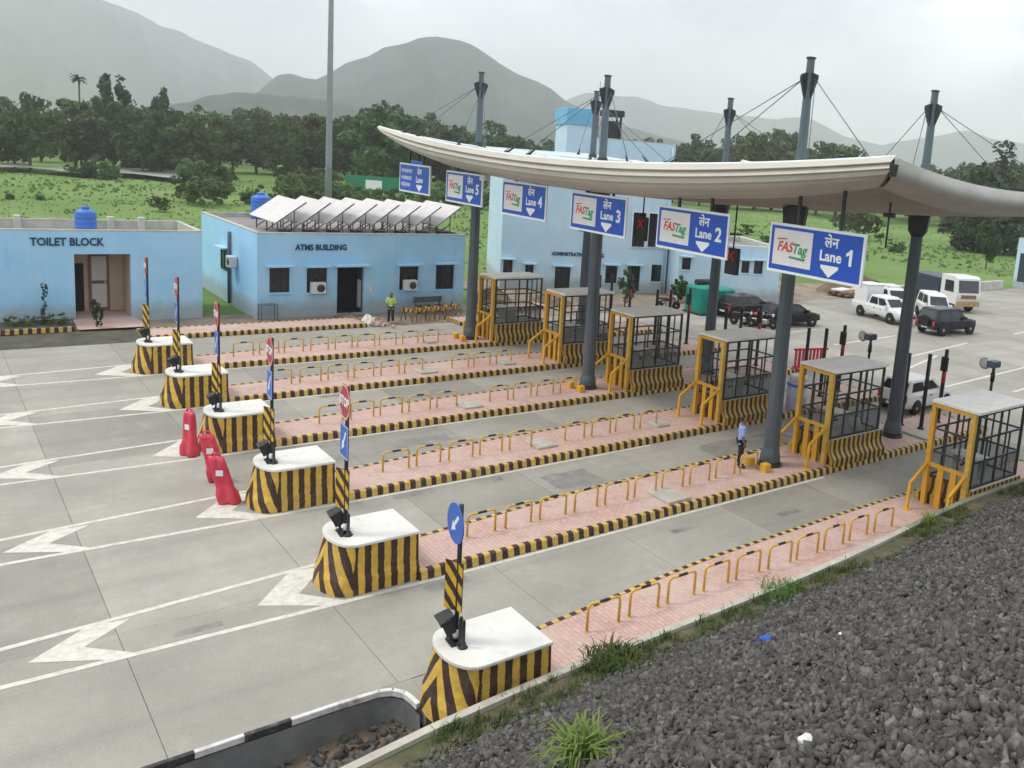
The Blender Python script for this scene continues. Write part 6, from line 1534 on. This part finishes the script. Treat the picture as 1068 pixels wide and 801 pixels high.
# ================================================================== VEGETATION
def bearing(px, py=150.0):
    """horizontal unit vector and elevation tangent of a line of sight"""
    d = fw * FPX + rt * (px - 534 - PPX) + up * (400.5 - (py - PPY))
    h = math.hypot(d.x, d.y); return Vector((d.x / h, d.y / h, 0)), d.z / h
def crown_mesh(name, seed, rx, rz, n_clump, n_leaf, leaf, mat, z0=0.0, shape='round'):
    """leaf-sized faces gathered in uneven clumps through the crown's volume; z from z0 up"""
    rg = np.random.default_rng(seed); C = []
    while len(C) < n_clump:
        p = rg.uniform(-1, 1, 3); r_ = np.linalg.norm(p)
        if r_ > 1: continue
        if shape == 'cone':
            if math.hypot(p[0], p[1]) > (1 - p[2]) / 2 * 0.95 + 0.05: continue
        elif r_ < 0.35 and rg.random() < 0.7: continue
        C.append(p)
    C = np.array(C); sc = np.array([rx, rx, rz])
    cs = rg.uniform(0.16, 0.34, n_clump) * (0.7 if shape == 'cone' else 1)
    ci = rg.integers(0, n_clump, n_leaf)
    d = rg.normal(size=(n_leaf, 3)); d /= np.linalg.norm(d, axis=1, keepdims=True)
    pos = (C[ci] + d * (cs[ci] * rg.uniform(0.35, 1.0, n_leaf) ** 0.5)[:, None] * np.array([1, 1, 0.8])) * sc
    pos[:, 2] += z0 + rz
    n = d * 0.7 + rg.normal(size=(n_leaf, 3)) * 0.6 + np.array([0, 0, 0.35]); n /= np.linalg.norm(n, axis=1, keepdims=True)
    ref = rg.normal(size=(n_leaf, 3)); a = np.cross(n, ref); a /= np.linalg.norm(a, axis=1, keepdims=True); b = np.cross(n, a)
    s = leaf * rg.uniform(0.6, 1.4, (n_leaf, 1))
    V = np.stack([pos - a * s, pos - b * s * 0.55 + n * s * 0.1, pos + a * s, pos + b * s * 0.55 + n * s * 0.1], 1).reshape(-1, 3)
    me = bpy.data.meshes.new(name); me.vertices.add(len(V)); me.vertices.foreach_set('co', V.reshape(-1).astype('f'))
    me.loops.add(n_leaf * 4); me.loops.foreach_set('vertex_index', np.arange(n_leaf * 4, dtype='i'))
    me.polygons.add(n_leaf); me.polygons.foreach_set('loop_start', np.arange(0, n_leaf * 4, 4, dtype='i'))
    me.materials.append(MATS[mat]); me.update(calc_edges=True); return me
def trunk_mesh(name, seed, h, r, spread, limbs=6, mat='bark'):
    rg = random.Random(seed); m = MB(); x = y = 0; pts = [(0, 0, -0.3)]
    for k in range(1, 5): x += rg.uniform(-.05, .05) * h * .3; y += rg.uniform(-.05, .05) * h * .3; pts.append((x, y, h * k / 4))
    m.tube(pts, [r, r * .85, r * .7, r * .5, r * .22], 7)
    for k in range(limbs):
        a = rg.random() * 6.28; z = h * rg.uniform(0.35, 0.8); i = min(3, int(z / h * 4)); b = Vector(pts[i]).lerp(Vector(pts[i + 1]), z / h * 4 - i)
        e = b + Vector((math.cos(a) * spread, math.sin(a) * spread, h * rg.uniform(.12, .3))) * rg.uniform(.55, 1)
        m.tube([b, b.lerp(e, 0.5) + Vector((0, 0, .05 * h)), e], [r * .35, r * .22, r * .08], 5)
    return m.data(name, [mat])
# unit-height kinds: crown spans z 0.18..1 of the tree
CROWN = [crown_mesh('crown', 100 + k, 0.42 + 0.06 * (k % 3), 0.42, 30 + 4 * (k % 4), 1900, 0.040, ('leaf_dark', 'leaf_mid', 'leaf_olive', 'leaf_dark')[k % 4], 0.14) for k in range(7)]
TALL = [crown_mesh('crown', 200 + k, 0.22, 0.44, 26, 1500, 0.034, 'leaf_dark', 0.12) for k in range(3)]
BUSH = [crown_mesh('crown', 300 + k, 0.62, 0.5, 24, 1200, 0.060, ('leaf_mid', 'leaf_light', 'leaf_mid')[k % 3], -0.02) for k in range(4)]
TRUNK = [trunk_mesh('trunk', 50 + k, 0.75, 0.028, 0.26) for k in range(4)]
STEM = trunk_mesh('trunk', 77, 0.5, 0.03, 0.3, 4)
def plant(name, label, cat, group, x, y, h, crown, trunk, w=1.0, z=None):
    o = thing(name, label, cat, (x, y, ground_z(x, y) if z is None else z), rnd.uniform(0, 6.28), group)
    o.scale = (h * w, h * w, h); link('trunk', trunk, o); link('crown', crown, o); return o
topline = [(-60, 104), (0, 103), (40, 97), (90, 101), (120, 101), (160, 109), (200, 109), (250, 113), (300, 116), (345, 114), (380, 113), (412, 108), (430, 108), (455, 118), (480, 128), (520, 130), (556, 142), (600, 150), (650, 142), (700, 142), (730, 143), (760, 147), (795, 135), (850, 140), (892, 150), (915, 172), (960, 170), (985, 172), (1010, 168), (1068, 165), (1130, 165)]
def interp(tab, x):
    for (a, va), (b, vb) in zip(tab[:-1], tab[1:]):
        if x <= b: return va + (vb - va) * (x - a) / (b - a)
    return tab[-1][1]
tr = random.Random(5)
px = -50.0; k = 0
while px < 1125:
    for row in range(2):
        p_ = px + tr.uniform(-8, 8)
        D = (205 if p_ < 560 else 238) + 55 * row + tr.uniform(-22, 22)
        u, te = bearing(p_, interp(topline, p_) + tr.uniform(-3, 9) + (6 if row == 0 else 0))
        x, y = CAM_POS.x + u.x * D, CAM_POS.y + u.y * D; h = CAM_POS.z + D * te - ground_z(x, y)
        if h < 5: continue
        wide = tr.uniform(0.75, 1.05)
        plant('tree', 'dark green leafy tree in the belt along the far edge of the fields', 'tree', 'trees in the far belt', x, y, h, tr.choice(CROWN), tr.choice(TRUNK), wide)
        k += 1
    px += 17 + 6 * tr.random()
# singular trees
def at_bearing(px, D): u, _ = bearing(px); return CAM_POS.x + u.x * D, CAM_POS.y + u.y * D
def height_for(px, py, D): u, te = bearing(px, py); x, y = CAM_POS.x + u.x * D, CAM_POS.y + u.y * D; return x, y, CAM_POS.z + D * te - ground_z(x, y)
x, y, h = height_for(118, 76, 215); plant('poplar', 'tall slender tree standing above the left belt', 'tree', None, x, y, h, TALL[0], TRUNK[0], 0.8)
x, y, h = height_for(106, 86, 212); plant('poplar', 'slender tree just left of the tallest one in the left belt', 'tree', None, x, y, h, TALL[1], TRUNK[1], 0.7)
x, y, h = height_for(172, 93, 212); plant('poplar', 'single columnar tree right of the left belt peak', 'tree', None, x, y, h, TALL[2], TRUNK[2], 0.7)
x, y, h = height_for(412, 107, 190); plant('tree', 'round tree peak just right of the light mast', 'tree', None, x, y, h, CROWN[3], TRUNK[3], 0.9)
# palm
x, y, h = height_for(82, 76, 205)
o = thing('palm_tree', 'small palm head on a thin trunk above the left belt', 'tree', (x, y, ground_z(x, y)))
m = MB(); m.tube([(0, 0, -0.3), (0.1, 0, h * .5), (0, 0, h - 1.2)], [0.22, 0.17, 0.14], 7); m.build('trunk', 'bark', o)
m = MB(); rg_ = random.Random(4)
for j in range(26):
    a = rg_.random() * 6.28; el = rg_.uniform(-0.5, 1.2); l_ = rg_.uniform(1.3, 2.0); d = Vector((math.cos(a), math.sin(a), 0)); s_ = Vector((-math.sin(a), math.cos(a), 0))
    p0 = Vector((0, 0, h - 1.2)); p1 = p0 + d * l_ * .55 + Vector((0, 0, l_ * .5 * el)); p2 = p0 + d * l_ + Vector((0, 0, l_ * (.5 * el - .35)))
    m.quad([p0 - s_ * .08, p0 + s_ * .08, p1 + s_ * .28, p1 - s_ * .28]); m.quad([p1 - s_ * .28, p1 + s_ * .28, p2 + s_ * .06, p2 - s_ * .06])
m.build('crown', 'leaf_dark', o)
# feathery conifer at the right and a dark tree in the field
CON = crown_mesh('crown', 401, 0.30, 0.52, 120, 3600, 0.022, 'leaf_grey', -0.02, 'cone')
x, y, h = height_for(1044, 139, 150); plant('conifer', 'tall feathery grey green conifer at the right', 'tree', None, x, y, h, CON, TRUNK[1], 1.5)
x, y, h = height_for(1030, 170, 146); plant('conifer', 'shorter feathery tree beside the tall conifer', 'tree', None, x, y, h, CROWN[4], TRUNK[2], 0.6)
for p_, D, py, l_ in ((1036, 118, 222, 'grey green rounded tree alone in the right field'), (905, 150, 208, 'dark tree seen under the canopy right of the lane 1 sign'), (884, 158, 212, 'dark bushy tree under the canopy behind the lane 1 sign'), (660, 160, 205, 'dark tree showing under the canopy right of the lane 3 sign')):
    x, y, h = height_for(p_, py, D); plant('tree', l_, 'tree', None, x, y, max(h, 3.0), CROWN[(int(p_)) % 7], TRUNK[0], 0.5 if p_ > 1000 else 0.8)
# bushes of the middle ground
br_ = random.Random(12)
for j in range(30):
    p_ = br_.uniform(195, 505); D = br_.uniform(112, 185); x, y = at_bearing(p_, D); h = br_.uniform(2.2, 5.2)
    plant('bush', 'rounded green bush in the scrub behind the ATMS building', 'bush', 'bushes in the scrub', x, y, h, br_.choice(BUSH), STEM, br_.uniform(0.8, 1.15))
for p_, D, h, l_ in ((165, 116, 1.9, 'round dark bush alone in the left field'), (112, 172, 4.4, 'dark bush beside the pale water strip'), (88, 174, 4.4, 'dark bush left of the pale water strip'), (8, 128, 1.1, 'small bush at the far left of the field'), (40, 128, 1.0, 'tiny bush in the left field'),
                      (148, 200, 7.5, 'broad low tree behind the pale water strip'), (180, 198, 7.5, 'broad low tree right of the water strip'), (205, 160, 5.0, 'dark bush where the field meets the scrub'), (222, 150, 4.8, 'dark bush left of the scrub corner')):
    x, y = at_bearing(p_, D); plant('bush', l_, 'bush', None, x, y, h, BUSH[int(p_) % 4 if p_ != 165 else 1], STEM, 0.95)
for j in range(9):
    p_ = br_.uniform(745, 1090); D = br_.uniform(95, 175); x, y = at_bearing(p_, D); h = br_.uniform(0.8, 2.2)
    plant('bush', 'low green bush scattered over the right field', 'bush', 'bushes in the right field', x, y, h, br_.choice(BUSH), STEM, br_.uniform(0.9, 1.4))
# planting near the buildings
x0 = thing('sapling', 'thin sapling with sparse leaves against the toilet block wall', 'sapling', (-30.4, -17.0, 0.22))
m = MB(); m.tube([(0, 0, 0), (0.03, 0.02, 0.9), (0, -0.03, 1.7)], [0.02, 0.016, 0.008], 6); m.build('stem', 'bark', x0)
link('foliage', crown_mesh('foliage', 501, 0.22, 0.75, 14, 170, 0.06, 'leaf_dark', 0.35), x0)
x0 = thing('shrub', 'dark leafy shrub at the toilet block entrance path', 'shrub', (-29.2, -15.1, 0.15))
link('foliage', crown_mesh('foliage', 502, 0.26, 0.65, 18, 420, 0.075, 'leaf_dark', 0.1), x0); m = MB(); m.tube([(0, 0, -0.1), (0, 0, 0.8)], [0.03, 0.02], 6); m.build('stem', 'bark', x0)
for y_, l_, h in ((-18.0, 'low weeds in the soil bed, far left', .3), (-16.5, 'low weeds in the soil bed beside the path', .35), (-17.3, 'low weeds in the middle of the soil bed', .28)):
    x0 = thing('weed_patch', l_, 'weeds', (-30.1, y_, 0.2)); link('foliage', crown_mesh('foliage', int(-y_ * 10), 0.6, h, 20, 420, 0.05, 'grass_blade', -0.1), x0)
for x, y_, h, l_ in ((-27.9, 15.2, 1.2, 'leafy green shrub before the administrative building wall'), (-28.3, 20.4, 0.8, 'potted green plant by the red motorcycle'), (-28.5, 21.3, 0.7, 'small potted plant left of the generator')):
    x0 = thing('shrub', l_, 'shrub', (x, y_, -0.03)); link('foliage', crown_mesh('foliage', int(h * 700), 0.55, h, 26, 900, 0.09, 'leaf_mid', 0.3), x0); m = MB(); m.tube([(0, 0, 0), (0, 0, h)], [0.05, 0.03], 6); m.build('stem', 'bark', x0)
# tall grass tufts over the fields, one uncountable mass
rgn = np.random.default_rng(9); nT = 9000
ang = rgn.uniform(0, 1, nT); pxs = -40 + 1160 * ang; dist = 48 + 150 * rgn.uniform(0, 1, nT) ** 1.3
U_ = np.array([tuple(bearing(float(q))[0]) for q in np.linspace(-40, 1120, 300)]); ui = np.clip(((pxs + 40) / 1160 * 299).astype(int), 0, 299)
X = CAM_POS.x + U_[ui, 0] * dist + rgn.normal(0, 0.4, nT); Y = CAM_POS.y + U_[ui, 1] * dist + rgn.normal(0, 0.4, nT)
keep = ((X < -45) | (Y > 75)) & ~((X > -46) & (Y < 75)) & (X < -27.5)
X, Y, dist = X[keep], Y[keep], dist[keep]
Z = np.array([ground_z(a, b) for a, b in zip(X, Y)]); n = len(X)
dens = np.array([fbm(a * 0.06, b * 0.06, 3, 17) for a, b in zip(X, Y)])
hh = (0.10 + 0.40 * np.clip(dens - 0.25, 0, 1) * rgn.uniform(0.4, 1.3, n)); ww = hh * rgn.uniform(0.7, 1.6, n); th = rgn.uniform(0, 6.28, n)
cx, sx = np.cos(th) * ww, np.sin(th) * ww
V = np.stack([np.stack([X - cx, Y - sx, Z - 0.05], -1), np.stack([X + cx, Y + sx, Z - 0.05], -1), np.stack([X + cx * .6 + rgn.normal(0, .1, n), Y + sx * .6, Z + hh], -1), np.stack([X - cx * .3, Y - sx * .3 + rgn.normal(0, .1, n), Z + hh * 1.25], -1)], 1).reshape(-1, 3)
me = bpy.data.meshes.new('field_tufts'); me.vertices.add(len(V)); me.vertices.foreach_set('co', V.reshape(-1).astype('f')); me.loops.add(n * 4); me.loops.foreach_set('vertex_index', np.arange(n * 4, dtype='i')); me.polygons.add(n); me.polygons.foreach_set('loop_start', np.arange(0, n * 4, 4, dtype='i'))
me.materials.append(MATS['field_blade']); me.update(calc_edges=True)
tag(link('field_tufts', me), 'long green grass tufts covering the fields', 'grass', kind='stuff')
# pale strip of water or dust track in the left field
m = MB(); ps = []
for p_ in range(-40, 201, 6):
    u, _ = bearing(p_); D = 178 - 0.02 * (p_ + 40) + 3 * math.sin(p_ * 0.06); w = 9 + 5 * math.sin(p_ * 0.11) + 24 * max(0.0, math.sin((p_ - 92) / 108.0 * math.pi)) if p_ > 92 else 9 + 5 * math.sin(p_ * 0.11)
    x, y = CAM_POS.x + u.x * D, CAM_POS.y + u.y * D; ps.append([(x, y, 0.62), (x + u.x * w, y + u.y * w, 0.66)])
m.loft(ps, 0, closed=False); tag(m.build('stream', 'water'), 'pale strip of shallow water across the left field', kind='structure')

# ================================================================== HILLS
def ridge(name, prof, D, depth, seed, rough=0.05, label=None):
    """hill mass with a skyline profile; slopes fall away before and behind the ridge with spurs and gullies"""
    px0, px1 = prof[0][0], prof[-1][0]; n = max(40, int((px1 - px0) / 5)); S = [-1.0, -0.85, -0.7, -0.56, -0.43, -0.32, -0.22, -0.13, -0.06, 0, 0.08, 0.2, 0.4, 0.7, 1.0]
    m = MB(); V = []
    for i in range(n + 1):
        p_ = px0 + (px1 - px0) * i / n; py = interp(prof, p_) + rough * 75 * (fbm(p_ * 0.045, seed, 4, seed) - 0.5)
        u, te = bearing(p_, py); H = max(2.0, CAM_POS.z + D * te)
        for s in S:
            f = (1 - abs(s)) ** 1.25
            spur = 1 + (0.95 * (fbm(p_ * 0.033 + s * 0.9, s * 1.6, 5, seed + 3) - 0.5) * min(1, abs(s) * 3.5))
            d = D + s * depth + (60 * (fbm(p_ * 0.05, s * 3, 3, seed + 7) - 0.5) if s else 0)
            V.append((CAM_POS.x + u.x * d, CAM_POS.y + u.y * d, H * f * (spur if abs(s) < 1 else 1) - 3 * abs(s)))
    k = len(S); m.mesh(V, [(i * k + j, (i + 1) * k + j, (i + 1) * k + j + 1, i * k + j + 1) for i in range(n) for j in range(k - 1)], sm=True)
    tag(m.build(name, 'hill_slope'), label, kind='structure')
ridge('hill', [(-420, 60), (-300, 20), (-180, -25), (-60, -30), (40, -22), (108, 0), (140, 12), (168, 28), (190, 33), (215, 47), (245, 57), (262, 64), (285, 83), (320, 105), (380, 130), (430, 145)], 3700, 1500, 3, 0.06, 'large hazy hill rising past the top left of the picture')
ridge('hill', [(200, 140), (270, 95), (288, 79), (302, 76), (318, 81), (330, 83), (345, 76), (360, 66), (385, 58), (400, 50), (425, 44), (436, 40), (455, 38), (480, 42), (492, 46), (520, 66), (545, 80), (560, 85), (575, 92), (592, 106), (640, 130), (720, 150)], 2000, 800, 8, 0.05, 'hazy peak in the middle distance')
ridge('hill', [(470, 150), (560, 118), (592, 104), (612, 97), (640, 99), (665, 101), (690, 110), (730, 116), (770, 121), (810, 124), (840, 122), (856, 128), (880, 142), (920, 152), (975, 142), (1010, 137), (1035, 145), (1068, 150), (1120, 148), (1200, 160), (1300, 175)], 3900, 1200, 14, 0.05, 'long pale ridge along the right horizon')
ridge('hill', [(120, 125), (170, 112), (215, 101), (245, 97), (280, 98), (310, 101), (345, 105), (375, 112), (420, 125), (480, 140)], 1300, 500, 21, 0.06, 'low wooded rise before the peak')

# ================================================================== HAZE
m = MB(); m.box(-7500, 600, -6500, 7500, -30, 720)
hz = m.build('haze', [])
hm = bpy.data.materials.new('haze_air'); hm.use_nodes = True; ht = hm.node_tree; ht.nodes.clear()
ho = ht.nodes.new('ShaderNodeOutputMaterial'); hv = ht.nodes.new('ShaderNodeVolumePrincipled')
hv.inputs['Color'].default_value = (0.95, 0.965, 1.0, 1); hv.inputs['Density'].default_value = 0.00033; hv.inputs['Anisotropy'].default_value = 0.2
ht.links.new(hv.outputs[0], ho.inputs['Volume']); hz.data.materials.append(hm)
tag(hz, 'thin grey monsoon haze over the plain', kind='stuff')
